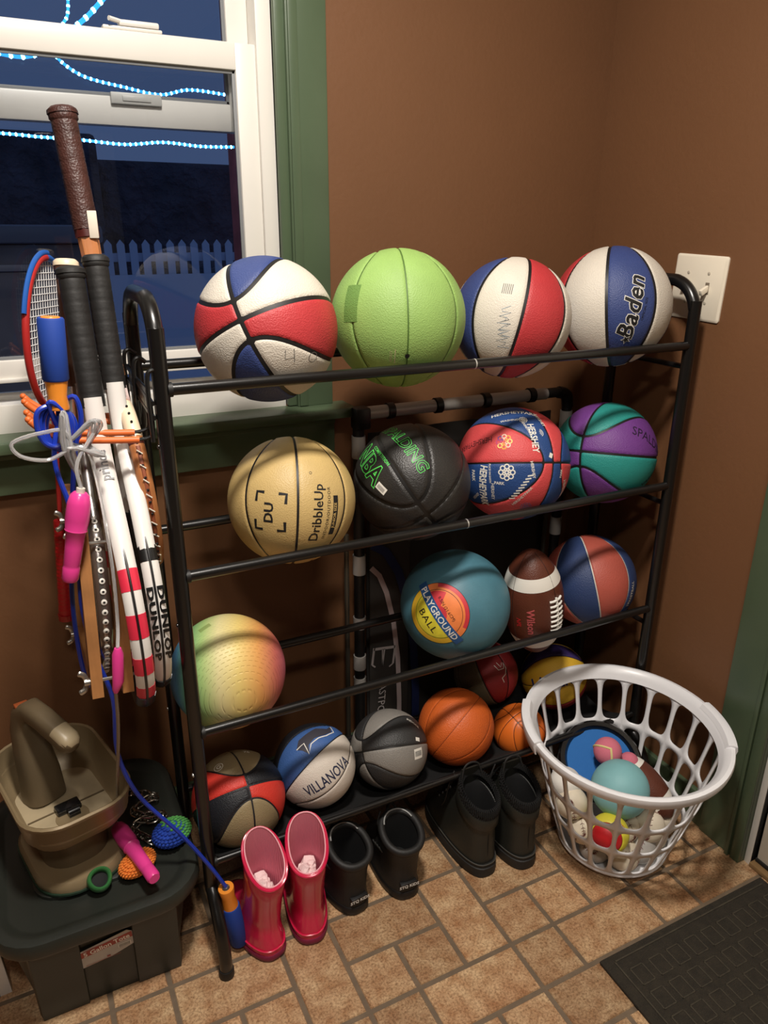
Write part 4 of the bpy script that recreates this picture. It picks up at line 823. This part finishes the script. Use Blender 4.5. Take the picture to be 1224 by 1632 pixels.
# handle: broad post, bend, grip with rounded nose
def hring(c_, ux, uy, a, b_): return [tuple(np.array(c_)+np.array(ux)*x+np.array(uy)*y) for x, y in rrect(2*a, 2*b_, min(a, b_)*.7, 4)]
path = [((-.022, .050, .108), .036, .034), ((-.022, .056, .16), .034, .032), ((-.024, .064, .21), .030, .028), ((-.026, .072, .255), .025, .024), ((-.024, .066, .285), .022, .022), ((-.018, .042, .303), .020, .020), ((-.008, .008, .298), .0195, .0195), ((.004, -.028, .284), .019, .020), ((.012, -.052, .274), .019, .020), ((.015, -.060, .270), .016, .016), ((.017, -.066, .267), .009, .009)]
cs = [np.array(p[0]) for p in path]; rg = []
for i, (c_, a, b_) in enumerate(path):
    tg = unit(cs[min(i+1, len(cs)-1)]-cs[max(i-1, 0)]); ux = unit(np.array([1, .25, 0])-tg*np.dot([1, .25, 0], tg)); uy = np.cross(tg, ux); rg.append(hring(c_, ux, uy, a, b_))
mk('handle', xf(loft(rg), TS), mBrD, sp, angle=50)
mk('handle_nose', xf(loft(rg[7:]), RT((0, 0, .0004)) @ TS), mat('bronze_light', (168, 152, 122), .4), sp, angle=50)
mk('handle_button', xf(box(-.040, -.016, .060, .074, .303, .309, .002), TS), mat('copper_button', (196, 104, 60), .35, .5), sp)
gm = mat('green_dial', (58, 120, 66), .4); dial = [(.047+.018*math.cos(a)*(1 if math.sin(a) < 0 else 1), -.118, .030+.020*math.sin(a)*(1 if math.sin(a) < 0 else .75)) for a in np.linspace(0, 2*PI, 28, endpoint=False)]
TD = TS
mk('green_dial', xf(xf(tube([(x-.047, (z-.03), y+.118) for x, y, z in dial], .012, 10, closed=True, sq=.34), RT((.006, -.124, .020), rx=math.radians(35))), TS), gm, sp); mk('dial_socket', xf(xf(lathe([(.017, -.016), (.019, -.004), (.016, -.002)], 20), RT((.006, -.124, .020), rx=math.radians(35))), TS), mKidI, sp)

# steel chain heap
mCh_ = mat('steel_chain', (176, 172, 164), .25, 1.0)
ch = thing('steel_chain', 'heap of shiny steel chain links on the tote lid', 'chain', (.10, 1.30, .239))
def link(c_, ang, tilt, roll, a=.0125, b_=.0072, r=.0019):
    P_ = []
    for s_, cx in ((1, a-b_), (-1, -(a-b_))):
        for q in np.linspace(-PI/2, PI/2, 6): P_.append((s_*((a-b_)+b_*math.cos(q)), s_*b_*math.sin(q), 0))
    return xf(tube(P_, r, 6, closed=True), RT(c_, roll, tilt, ang))
random.seed(11); base_pts = cat([(.088, 1.37, .243), (.115, 1.355, .243), (.136, 1.335, .243), (.118, 1.325, .249), (.092, 1.310, .243), (.100, 1.290, .247), (.128, 1.282, .243), (.142, 1.268, .246), (.118, 1.262, .250), (.094, 1.270, .246), (.084, 1.250, .243), (.098, 1.232, .243), (.106, 1.215, .243)], 3)
for i, p in enumerate(base_pts):
    q = base_pts[min(i+1, len(base_pts)-1)]-base_pts[max(i-1, 0)]
    mk('chain_link', link((p[0], p[1], p[2]+.003), math.atan2(q[1], q[0])+random.uniform(-.3, .3), random.uniform(-.25, .25), (PI/2 if i % 2 else 0)+random.uniform(-.35, .35)), mCh_, ch)
# crocheted foot bags
def crochet(name, label, c_, rx, ry, rz_, ang, m_fn):
    t = thing(name, label, 'footbag', (c_[0], c_[1], c_[2]-rz_)); parts = {}
    for lat in range(-5, 6):
        la = lat/5.6*PI/2; n = max(5, int(30*math.cos(la)))
        for k in range(n):
            lo_ = 2*PI*(k+.5*(lat % 2))/n; d = np.array([math.cos(la)*math.cos(lo_), math.cos(la)*math.sin(lo_), math.sin(la)])
            p = np.array([d[0]*rx, d[1]*ry, d[2]*rz_]); parts.setdefault(m_fn(d), []).append(mv(sphere((0, 0, 0), 1, 1, (rx*.125, ry*.105, rz_*.17)), *p))
    for m, gs in parts.items():
        o = mk('stitches', xf(join(*gs), RT(c_, rz=ang)), m, t); o['kind'] = 'stuff'
    mk('filling', xf(sphere((0, 0, 0), 1, 3, (rx*.96, ry*.96, rz_*.96)), RT(c_, rz=ang)), list(parts)[0], t)
mOy = mat('orange_yarn', (222, 122, 44), .9, var=(80, .15)); mBy = mat('blue_yarn', (24, 62, 160), .9, var=(80, .2)); mGy_ = mat('green_yarn', (74, 146, 70), .9, var=(80, .2))
crochet('footbag', 'orange crocheted footbag under the pink jump rope handle', (.074, 1.162, .2535), .034, .026, .0155, .5, lambda d: mOy)
crochet('footbag', 'blue and green crocheted footbag near the rack post', (.147, 1.205, .2585), .036, .031, .020, .35, lambda d: mGy_ if (d[0] > -.35 and d[2] > -.05 and d[0]+.6*d[1] > -.45) else mBy)
# white board edge beside the tote
wb = thing('white_board', 'narrow white board edge standing left of the tote', 'board', (-.205, 1.26, 0))
mk('board', xf(box(-.011, .011, -.008, .008, 0, .36, .001), RT((-.186, 1.220, 0), ry=math.radians(-3))), M_white, wb); mk('edge_strip', xf(box(-.0115, -.0095, -.0085, .0085, 0, .36), RT((-.186, 1.220, 0), ry=math.radians(-3))), mat('grey_gasket', (120, 122, 124), .5), wb)
# ------------------------------------------------------------------ folded sports frame behind the rack
mTubB = mat('black_tube', (18, 18, 18), .45); mTubS = mat('grey_aluminium_tube', (176, 172, 166), .4, .15); mFab = mat('charcoal_fabric', (46, 43, 40), .8, bump=('weave', 140, .4))
ep = thing('folded_sports_frame', 'folded tubular sports frame with black printed fabric behind the rack', 'sports frame', (.93, 1.47, 0))
Yp = 1.478
mk('top_tube', between((.690, Yp-.022, .984), (1.225, Yp-.022, .984), .0125, 14), mTubB, ep)
for a, b_ in ((.690, .738), (.752, .858), (.878, .985), (1.01, 1.12), (1.14, 1.175)): mk('sleeve', between((a, Yp-.022, .984), (b_, Yp-.022, .984), .0145, 14), mTubS, ep)
for a in (.745, .868, .998, 1.13): mk('clamp', between((a-.008, Yp-.022, .984), (a+.008, Yp-.022, .984), .018, 14), mTubB, ep)
mk('corner_joint', join(box(.655, .692, Yp-.04, Yp-.005, .95, .999, .006)), mTubB, ep); mk('corner_joint', tube(cat([(1.215, Yp-.022, .984), (1.240, Yp-.022, .975), (1.248, Yp-.022, .945)], 5), .015, 10), mTubB, ep)
for x in (.668, 1.246):
    mk('side_tube', between((x, Yp-.022, .01), (x, Yp-.022, .955), .013, 14), mTubB, ep)
    for z0, z1 in ((.885, .935), (.600, .648), (.455, .485), (.340, .378), (.285, .315)): mk('sleeve', between((x, Yp-.022, z0), (x, Yp-.022, z1), .0155, 14), mTubS, ep)
    mk('side_rod', between((x-.028, Yp-.012, .02), (x-.028, Yp-.012, .70), .006, 8), mat('dull_rod', (84, 80, 70), .4, .5), ep)
rows = [[(x, Yp+.010+.006*math.sin(x*17+z*5), z) for x in np.linspace(.705, 1.225, 22)] for z in np.linspace(.06, .93, 20)]
fabp = mk('fabric_panel', G([p for r in rows for p in r], [(i*22+k, i*22+k+1, (i+1)*22+k+1, (i+1)*22+k) for i in range(19) for k in range(21)]), mFab, ep); s_ = fabp.modifiers.new('s', 'SOLIDIFY'); s_.thickness = .003
pf = mk('pocket_fabric', xf(box(.705, .815, Yp-.004, Yp+.004, .05, .88, .003), RT()), mat('charcoal_fabric_light', (62, 58, 54), .8, bump=('weave', 140, .4)), ep)
def arc_pts(x0, z0, w_, h_, n=18): return [(x0+w_*math.sin(q), z0+h_*math.cos(q)) for q in np.linspace(0, PI/2, n)]
A_ = on_plane
mk('white_stripe', A_(line2d([(.706, .600), (.728, .575), (.748, .525), (.768, .44), (.782, .33), (.788, .20), (.789, .08)], .013), (0, Yp-.006, 0), (1, 0, 0), (0, 0, 1), .002), mat('print_lilac_white', (206, 190, 190), .7), pf, smooth=False)
mk('blue_stripe', A_(line2d([(.708, .66), (.745, .635), (.78, .575), (.808, .48), (.826, .36), (.836, .22), (.838, .08)], .022), (0, Yp-.006, 0), (1, 0, 0), (0, 0, 1), .003), mat('print_dark_blue', (28, 42, 92), .7), pf, smooth=False)
em = join(line2d([(-.030, .024), (-.030, -.024)], .006), line2d([(.030, .024), (.030, -.028)], .006), line2d([(-.030, .020), (.030, .020)], .008), line2d([(0, .018), (0, -.030)], .004), line2d([(-.030, -.024), (-.020, -.032)], .004), line2d([(.030, -.028), (.020, -.036)], .004), line2d([(-.006, .018), (0, -.03)], .003))
mk('printed_emblem', A_(em, (.741, Yp-.006, .350), (1, 0, -.12), (0, 0, 1), .003), mat('print_grey_white', (196, 188, 186), .7), pf, smooth=False)
mk('printed_lettering', A_(rot2d(text2d('EASTPOINT', .020, .0), -PI/2), (.735, Yp-.006, .205), (1, 0, -.08), (0, 0, 1), .003), mat('print_grey_white', (196, 188, 186), .7), pf, smooth=False)

# ------------------------------------------------------------------ hook rack on the left end
hk = thing('hook_rack', 'black wire hook rack with orange rubber prongs on the end of the ball rack', 'hook rack', (.185, 1.25, 1.08))
mHk = mat('black_wire', (20, 20, 20), .35); mOrR = mat('orange_rubber_sleeve', (222, 108, 46), .5)
XB = .184
mk('back_bar', join(tube([(XB, 1.135, 1.118), (XB, 1.350, 1.140)], .004, 8), tube([(XB, 1.135, 1.096), (XB, 1.350, 1.118)], .004, 8), box(XB-.002, XB+.002, 1.15, 1.33, 1.100, 1.136, .001)), mHk, hk)
for y in (1.135, 1.255, 1.350): mk('hanger', tube(cat([(XB-.004, y, 1.060), (XB-.004, y, 1.150), (XB+.004, y, 1.168), (XB+.016, y, 1.160)], 5), .0035, 8), mHk, hk)
for y in (1.150, 1.192, 1.262, 1.300):
    zb = 1.062+.03*(y-1.15)
    o = mk('prong', tube(cat([(XB, y, zb+.06), (XB, y, zb+.012), (XB-.008, y, zb+.002), (XB-.03, y, zb)], 5), .0028, 8), mHk, hk)
    mk('rubber_sleeve', tube(cat([(XB-.022, y, zb), (.12, y+.004, zb+.003), (.075, y+.008, zb+.008), (.045, y+.010, zb+.018), (.025, y+.012, zb+.032), (.016, y+.013, zb+.042)], 6), [.0052]*30+[.0042], 10), mOrR, o)
    mk('sleeve_tip', sphere((.015, y+.0132, zb+.0435), .0050, 2), mOrR, o)

# ------------------------------------------------------------------ rackets hanging on the hooks
class Rk:
    def __init__(s, top, tip, lat=(0, 1, 0)):
        s.o = np.array(top, float); v = np.array(tip, float)-s.o; s.L = np.linalg.norm(v); s.d = v/s.L
        l = np.array(lat, float); s.l = unit(l-s.d*np.dot(l, s.d)); s.n = np.cross(s.d, s.l)
    def p(s, t, l=0.0, n=0.0): return s.o+s.d*t+s.l*l+s.n*n
    def ell(s, tc, a, b_, q, off=0.0, n=0.0): return s.p(tc-(a+off)*math.cos(q), (b_+off)*math.sin(q), n)   # q=0 handle side, q=pi tip
def grip(rk, t, L, r, m, nm='grip', turns=12, mcap=None):
    nseg = turns*6; pts = [rk.p(L*k/nseg) for k in range(nseg+1)]; rr = [r*(1.0 if (k % 6) < 5 else .975)*(1.10 if k < 5 else 1) for k in range(nseg+1)]
    o = mk(nm, tube(pts, rr, 12, sq=.88, nrm=rk.n), m, t); 
    mk('butt_cap', tube([rk.p(-.004), rk.p(.0), rk.p(.006)], [r*.9, r*1.15, r*1.18], 12, sq=.88, nrm=rk.n), mcap or m, t); return o
def headframe(rk, t, tc, a, b_, beam, wid, m, q0=0, q1=2*PI, nm='frame', off=0.0):
    full = q1-q0 > 6.28; n = 72 if full else max(4, int(72*(q1-q0)/6.28)+2)
    P_ = [rk.ell(tc, a, b_, q0+(q1-q0)*k/(n if full else n-1), off) for k in range(n)]
    return mk(nm, tube(P_, beam/2, 10, closed=full, sq=wid/beam, nrm=rk.n), m, t)
def strings(rk, t, tc, a, b_, m, nx=14, ny=16, r=.0007):
    gs = []
    for i in range(1, nx):
        l = -b_+2*b_*i/nx; h_ = a*math.sqrt(max(0, 1-(l/b_)**2)); gs.append(tube([rk.p(tc-h_, l), rk.p(tc+h_, l)], r, 4))
    for i in range(1, ny):
        s_ = -a+2*a*i/ny; h_ = b_*math.sqrt(max(0, 1-(s_/a)**2)); gs.append(tube([rk.p(tc+s_, -h_), rk.p(tc+s_, h_)], r, 4))
    return mk('strings', join(*gs), m, t)
def hairpin(rk, t, tc, a, b_, beam, wid, m, l0=.009):
    near = [(.190, -l0), (.235, -l0-.0005), (.275, -.0135), (.315, -.030), (.355, -.053), (.395, -.075)]
    P_ = [rk.p(x, l) for x, l in near]+[rk.ell(tc, a, b_, -q) for q in np.linspace(.33*PI, 1.67*PI, 44)]+[rk.p(x, -l) for x, l in near[::-1]]
    C_ = cat(P_, 3); mk('frame', tube(C_, beam/2, 10, sq=wid/beam, nrm=rk.n), m, t)
    headframe(rk, t, tc, a, b_, beam*.7, wid*.7, m, -.34*PI, .34*PI, 'throat_bridge'); return C_
def edge_text(rk, t, C_, s0, g, m, lift, side=0.0, up=True):
    S_ = np.concatenate([[0], np.cumsum([np.linalg.norm(b-a) for a, b in zip(C_, C_[1:])])]); V_, F_ = dice(g, .006); W_ = []; sx = 1 if rk.n[0] > 0 else -1
    for v in V_:
        s_ = s0-v[0] if up else s0+v[0]; i = int(np.clip(np.searchsorted(S_, s_)-1, 0, len(C_)-2)); f = (s_-S_[i])/(S_[i+1]-S_[i]); p = C_[i]+(C_[i+1]-C_[i])*f
        tg = unit(C_[min(i+2, len(C_)-1)]-C_[max(i-1, 0)]); o = np.cross(tg, rk.n); o = o if np.dot(o, -rk.l) > 0 else -o
        W_.append(p+o*lift+rk.n*sx*(side+(-v[1] if up else v[1])))
    return mk('printed_lettering', (np.array(W_), F_), m, t, smooth=False)
mGrip = mat('black_overgrip', (26, 25, 24), .6, bump=('noise', 140, .4, .001)); mRW = mat('racket_white', (228, 224, 218), .3, coat=.3); mRC = mat('racket_coral', (216, 48, 72), .35); mRK = mat('racket_black', (22, 22, 22), .35); mStr = mat('string_cream', (214, 208, 192), .6); mStrK = mat('string_black', (40, 38, 36), .6)
mPr = mat('print_silver_grey', (120, 120, 122), .5)
# white and coral racket
rk = Rk((.106, 1.262, 1.303), (.117, 1.118, .632))
t = thing('tennis_racket', 'white tennis racket with coral stripes on its head, black grip up', 'tennis racket', tuple(rk.p(rk.L)), 'rackets hanging on the hooks')
grip(rk, t, .205, .0190, mGrip)
tc, a_, b2 = rk.L-.160, .158, .112
hp = hairpin(rk, t, tc, a_, b2, .0285, .018, mRW)
qs = [.33, .40, .47, .545, .61, .675, .735, .80]
for k in range(0, 8, 2):
    for sg in (1, -1):
        q0, q1 = qs[k]*PI*sg, qs[k+1]*PI*sg; headframe(rk, t, tc, a_, b2, .0292, .0190, mRC, min(q0, q1), max(q0, q1), 'coral_stripe')
headframe(rk, t, tc, a_, b2, .0065, .020, mRK, .18*PI, 1.82*PI, 'grommet_strip', .002); headframe(rk, t, tc, a_, b2, .0300, .0205, mRK, .80*PI, 1.20*PI, 'bumper_guard', .001)
strings(rk, t, tc, a_-.006, b2-.006, mStr)
edge_text(rk, t, hp, .108, text2d('prince', .0145, .02, 0, 1.0), mPr, .0096)
# white, black and red racket
rk = Rk((.147, 1.292, 1.318), (.1500, 1.150, .640))
t = thing('tennis_racket', 'white and black tennis racket with bold black lettering along its edges', 'tennis racket', tuple(rk.p(rk.L)), 'rackets hanging on the hooks')
grip(rk, t, .200, .0180, mGrip)
tc, a_, b2 = rk.L-.160, .158, .112
hp = hairpin(rk, t, tc, a_, b2, .027, .018, mRW)
for sg in (1, -1): headframe(rk, t, tc, a_, b2, .0278, .0190, mRK, min(.20*PI*sg, .36*PI*sg), max(.20*PI*sg, .36*PI*sg), 'black_section')
headframe(rk, t, tc, a_, b2, .0060, .020, mRK, .18*PI, 1.82*PI, 'grommet_strip', .002); headframe(rk, t, tc, a_, b2, .0285, .0205, mRK, .82*PI, 1.18*PI, 'bumper_guard', .001); headframe(rk, t, tc, a_, b2, .022, .010, mat('racket_red', (206, 40, 50), .35), .72*PI, 1.28*PI, 'red_inner_edge', -.007)
strings(rk, t, tc, a_-.006, b2-.006, mStrK, 14, 16, .0009)
for sd in (-.0078, .0078): edge_text(rk, t, hp, .395, text2d('DUNLOP', .0090, .05, 0, 2.2, 1.1), mRK, .0088, sd, False)
# old wooden racket, leather grip highest of all
rk = Rk((.134, 1.362, 1.528), (.176, 1.235, .822))
mWd = mat('racket_wood', (176, 112, 66), .4, coat=.3, bump=('wave', 60, .1), var=(24, .15)); mWd2 = mat('racket_wood_dark', (120, 66, 40), .4, var=(24, .2)); mLt = mat('brown_leather_grip', (64, 34, 28), .5, bump=('voronoi', 320, .45, .0015), var=(60, .25))
t = thing('wooden_racket', 'old wooden tennis racket with a dark brown leather grip standing highest', 'tennis racket', tuple(rk.p(rk.L)), 'rackets hanging on the hooks')
grip(rk, t, .172, .0195, mLt, turns=9); mk('grip_collar', tube([rk.p(.170), rk.p(.184)], .0185, 10, sq=.88, nrm=rk.n), mat('maroon_tape', (72, 26, 22), .4), t)
mk('white_tape', xf(box(-.007, .007, -.0015, .0015, -.02, .02, .001), Matrix.Translation(tuple(rk.p(.168, -.0175, .009 if rk.n[0] > 0 else -.009)))), mat('white_cloth_tape', (222, 212, 196), .7), t)
mk('shaft', tube([rk.p(.180), rk.p(.30), rk.p(.40)], [.0160, .0135, .0140], 8, sq=.85, nrm=rk.n), mWd, t)
tc, a_, b2 = rk.L-.140, .138, .098
mk('throat_wedge', loft([[tuple(rk.p(tt_, w_*s1, .010*s2)) for s1, s2 in ((-1, -1), (1, -1), (1, 1), (-1, 1))] for tt_, w_ in ((.39, .012), (.43, .024), (tc-a_*.93, .040))]), mWd2, t)
headframe(rk, t, tc, a_, b2, .024, .020, mWd); headframe(rk, t, tc, a_, b2, .0125, .0215, mat('leather_strip', (140, 74, 46), .5, var=(40, .2)), -.86*PI, -.34*PI, 'edge_strip', .001)
headframe(rk, t, tc, a_, b2, .0246, .0212, mat('cream_paint', (226, 208, 178), .4), -.30*PI, -.10*PI, 'cream_shoulder'); headframe(rk, t, tc, a_, b2, .0248, .0214, mat('maroon_tape', (72, 26, 22), .4), -.33*PI, -.315*PI, 'trim_ring')
gs = [sphere(rk.ell(tc, a_, b2, -(.12+.042*k)*PI, .0115), .0024, 1) for k in range(18)]; mk('string_holes', join(*gs), mRK, t)['kind'] = 'stuff'
gs = [tube([rk.ell(tc, a_, b2, -(.36+.05*k)*PI, .0125, -.004), rk.ell(tc, a_, b2, -(.376+.05*k)*PI, .0125, .004)], .0011, 5) for k in range(10)]; mk('lacing', join(*gs), mStr, t)['kind'] = 'stuff'
strings(rk, t, tc, a_-.008, b2-.008, mStr)
# silver racket in a wooden press
rk = Rk((.106, 1.315, 1.312), (.068, 1.205, .655))
mSil = mat('racket_aluminium', (176, 172, 168), .25, .9); mEye = mat('eyelet_white', (232, 228, 218), .4)
t = thing('tennis_racket', 'silver aluminium tennis racket with white eyelets clamped in a wooden press', 'tennis racket', tuple(rk.p(rk.L)), 'rackets hanging on the hooks')
grip(rk, t, .19, .0165, mat('brown_old_grip', (88, 58, 40), .6), turns=10, mcap=mat('cream_paint', (226, 208, 178), .4))
tc, a_, b2 = rk.L-.155, .150, .108
for s_ in (-1, 1): mk('shaft_arm', tube(cat([rk.p(.185, .007*s_), rk.p(.28, .012*s_), rk.p(.36, .045*s_), rk.p(tc-a_*.62, b2*.78*s_)], 6), .0095, 10, sq=.8, nrm=rk.n), mSil, t)
headframe(rk, t, tc, a_, b2, .021, .015, mSil)
gs = []
for q in np.arange(.24, .99, .034):
    dv = rk.ell(tc, a_, b2, -q*PI, 1.0)-rk.ell(tc, a_, b2, -q*PI, 0.0); M_ = Vector(unit(dv)).to_track_quat('Z', 'Y').to_matrix().to_4x4(); M_.translation = Vector(rk.ell(tc, a_, b2, -q*PI, .0072)); gs.append(xf(lathe([(.0018, -.002), (.0046, 0), (.0046, .0014), (.0020, .0022)], 10, False, False), M_))
mk('eyelets', join(*gs), mEye, t)['kind'] = 'stuff'
gs = [sphere(rk.ell(tc, a_, b2, -q*PI, .0078), .0022, 1) for q in np.arange(.24, .99, .034)]; mk('eyelet_holes', join(*gs), mRK, t)['kind'] = 'stuff'
strings(rk, t, tc, a_-.006, b2-.006, mStr)
mPs = mat('press_wood', (158, 108, 62), .5, bump=('wave', 50, .15), var=(20, .2))
pr = thing('racket_press', 'wooden trapezoid racket press with wing nuts around the silver racket', 'racket press', tuple(rk.p(rk.L)))
for sn in (-1, 1):
    n0 = .0225*sn
    for (q1, q2) in (((.362, -.098), (.665, -.120)), ((.362, .098), (.665, .120)), ((.385, -.098), (.385, .098)), ((.635, -.120), (.635, .120))):
        P0, P1 = rk.p(q1[0], q1[1], n0), rk.p(q2[0], q2[1], n0); dv = unit(P1-P0); sd = np.cross(dv, rk.n); h1, h2 = .0155, .0085
        mk('slat', G([P0+sd*h1*a1+rk.n*h2*b1 for a1, b1 in ((-1, -1), (1, -1), (1, 1), (-1, 1))]+[P1+sd*h1*a1+rk.n*h2*b1 for a1, b1 in ((-1, -1), (1, -1), (1, 1), (-1, 1))], [(0, 1, 2, 3)[::-1], (4, 5, 6, 7), (0, 1, 5, 4), (1, 2, 6, 5), (2, 3, 7, 6), (3, 0, 4, 7)]), mPs, pr, smooth=False)
mScr = mat('zinc_hardware', (190, 186, 178), .3, .9)
sgn = -1 if rk.n[0] > 0 else 1      # hardware sits on the side away from the ball rack
for (tt_, ll) in ((.425, -.106), (.640, -.122), (.425, .106), (.640, .122)):
    bo = mk('bolt', tube([rk.p(tt_, ll, -.040), rk.p(tt_, ll, .040)], .0026, 8), mScr, pr)
    wn = [tube(cat([rk.p(tt_+.002*s_, ll, sgn*.036), rk.p(tt_+.012*s_, ll, sgn*.040), rk.p(tt_+.016*s_, ll, sgn*.048)], 4), [.004]*4+[.0045]*4+[.003], 8, sq=.5) for s_ in (-1, 1)]+[tube([rk.p(tt_, ll, sgn*.030), rk.p(tt_, ll, sgn*.040)], .0058, 10)]
    mk('wing_nut', join(*wn), mScr, bo); mk('washer', tube([rk.p(tt_, ll, sgn*.0275), rk.p(tt_, ll, sgn*.030)], .0105, 16), mScr, bo)
# badminton racket, red and blue frame, head up
rk = Rk((.082, 1.392, 1.318), (.026, 1.392, .668), (.42, .9, 0))
mRr = mat('badminton_red', (176, 44, 42), .35); mBb = mat('badminton_blue', (40, 92, 172), .35); mRgrip = mat('red_tape_grip', (170, 22, 28), .4, bump=('wave', 40, .4, .001, 'Z'), coat=.3)
t = thing('badminton_racket', 'badminton racket with a red and blue oval head up and red grip down', 'badminton racket', tuple(rk.p(rk.L)), 'rackets hanging on the hooks')
a_, b2 = .122, .092; tc = .124
headframe(rk, t, tc, a_, b2, .012, .012, mRr, -PI, 0.02, 'red_frame_half'); headframe(rk, t, tc, a_, b2, .012, .012, mBb, 0, PI, 'blue_frame_half'); headframe(rk, t, tc, a_, b2, .008, .010, mBb, -.40*PI, 0.1, 'blue_outer_edge', .007)
strings(rk, t, tc, a_-.002, b2-.002, mat('string_white', (226, 226, 226), .5), 18, 22, .0008)
mk('shaft', tube([rk.p(tc+a_), rk.p(.50)], .0042, 8), mRr, t); mk('shaft_throat', tube([rk.p(tc+a_-.004), rk.p(tc+a_+.03)], [.007, .005], 10), mRr, t)
mk('grip', tube([rk.p(.455+.19*k/24) for k in range(25)], [.0125*(1.03 if k % 3 else .96) for k in range(25)], 10), mRgrip, t); mk('butt_cap', tube([rk.p(.643), rk.p(.655)], [.0145, .0135], 12), mat('red_clear_cap', (150, 30, 30), .2), t)

# ------------------------------------------------------------------ jump ropes
mJB = mat('blue_foam', (22, 62, 150), .7); mJO = mat('orange_handle', (232, 142, 48), .35); mCb = mat('blue_cord', (28, 56, 168), .35)
jr = thing('jump_rope', 'blue jump rope with blue and orange foam handles draped to the floor', 'jump rope', (.236, 1.118, 0))
def foam_handle(top, bot, parent, up_cap=True):
    top, bot = np.array(top), np.array(bot); d = bot-top; f = lambda s_: top+d*s_
    mk('foam_grip', tube([f(0), f(.02), f(.35), f(.66), f(.68)], [.0165, .0180, .0180, .0180, .0165], 18), mJB, parent)
    h = mk('handle', tube([f(-.012), f(.0), f(.66), f(.70), f(.85), f(.98), f(1.0)], [.012, .0130, .0155, .0155, .0128, .0155, .0150], 18), mJO, parent)
    mk('ferrule', tube([f(.995), f(1.02)], [.0085, .006], 12), mSil, parent); return f(1.02)
e1 = foam_handle((.063, 1.150, 1.247), (.056, 1.150, 1.120), jr)
e2 = foam_handle((.240, 1.115, .016), (.222, 1.110, .172), jr)
coil = [(.052, 1.150, 1.095)]
for k in range(4):
    for q in range(8):
        a = q*PI/4+k*.3; coil.append((.044+.020*math.sin(a)+.004*k, 1.150+.006*k-.012, 1.100+.032*math.cos(a)-.004*k))
coil += [(.040, 1.14, 1.05), (.050, 1.135, .98), (.055, 1.135, .92), (.046, 1.132, .82), (.053, 1.13, .73), (.071, 1.13, .636), (.066, 1.13, .53), (.090, 1.13, .43), (.150, 1.125, .325), (.195, 1.118, .235), tuple(e2)]
mk('cord', tube(cat([tuple(e1)]+coil, 5), .0038, 8), mCb, jr)
mk('cord_loop', tube(cat([(.062, 1.16, 1.125), (.080, 1.150, 1.135), (.084, 1.15, 1.10), (.070, 1.16, 1.05), (.058, 1.17, .98), (.046, 1.175, .90), (.034, 1.18, .78), (.036, 1.185, .66), (.052, 1.18, .63)], 6), .0038, 8), mCb, jr)
mCl = mat('clear_vinyl', (240, 240, 240), .10, trans=.72, spec=.6); mHp = mat('hot_pink_plastic', (226, 64, 146), .3, coat=.2)
jp = thing('jump_rope', 'hot pink jump rope with clear cord coiled on the orange prongs', 'jump rope', (.075, 1.155, .24))
def pink_handle(top, bot, parent):
    top, bot = np.array(top), np.array(bot); d = bot-top; f = lambda s_: top+d*s_
    h = mk('handle', tube([f(0), f(.03), f(.12), f(.30), f(.40), f(.415), f(.43), f(.60), f(.80), f(.81), f(.84), f(.85), f(.97), f(1.0)], [.0095, .0135, .0165, .0172, .0152, .0160, .0142, .0128, .0122, .0118, .0118, .0122, .0122, .0100], 18), mHp, parent)
    mk('cord_ferrule', tube([f(-.05), f(.01)], .0062, 10), mat('clear_white_plug', (214, 208, 196), .4), h); return f(-.05)
p1 = pink_handle((.066, 1.105, 1.006), (.034, 1.105, .872), jp); p2 = pink_handle((.052, 1.244, .280), (.094, 1.090, .274), jp)
mk('cord_bead', tube([(.0835, 1.06, .768), (.0825, 1.06, .758), (.078, 1.06, .712), (.073, 1.06, .698), (.072, 1.06, .692)], [.005, .0085, .0088, .0060, .0035], 14), mHp, jp)
random.seed(5); cl = [tuple(p1), (.068, 1.11, 1.05)]
for k in range(14):
    a = k*2.1; w_ = .018+.016*random.random()
    cl += [(.075+w_*math.cos(a), 1.125+.012*math.sin(k), 1.095+.028*math.sin(a)), (.085+w_*math.cos(a+1.2), 1.12, 1.075+.030*math.sin(a+1.2)), (.070+.02*math.cos(a+2.5), 1.13, 1.055+.03*math.sin(a+2.5))]
cl += [(.06, 1.12, 1.09), (.03, 1.12, 1.095), (-.010, 1.12, 1.085), (-.003, 1.12, 1.065), (.03, 1.12, 1.055), (.06, 1.12, 1.065), (.085, 1.12, 1.06), (.092, 1.12, 1.01), (.094, 1.10, .95), (.094, 1.09, .87), (.090, 1.08, .80), (.0835, 1.06, .768)]
mk('cord', tube(cat(cl, 5), .0029, 7), mCl, jp)
mk('cord_tail', tube(cat([(.072, 1.06, .692), (.070, 1.08, .62), (.064, 1.12, .52), (.060, 1.18, .42), (.058, 1.22, .34), tuple(p2)], 6), .0030, 7), mat('smoky_cord', (150, 132, 112), .25, trans=.3), jp)
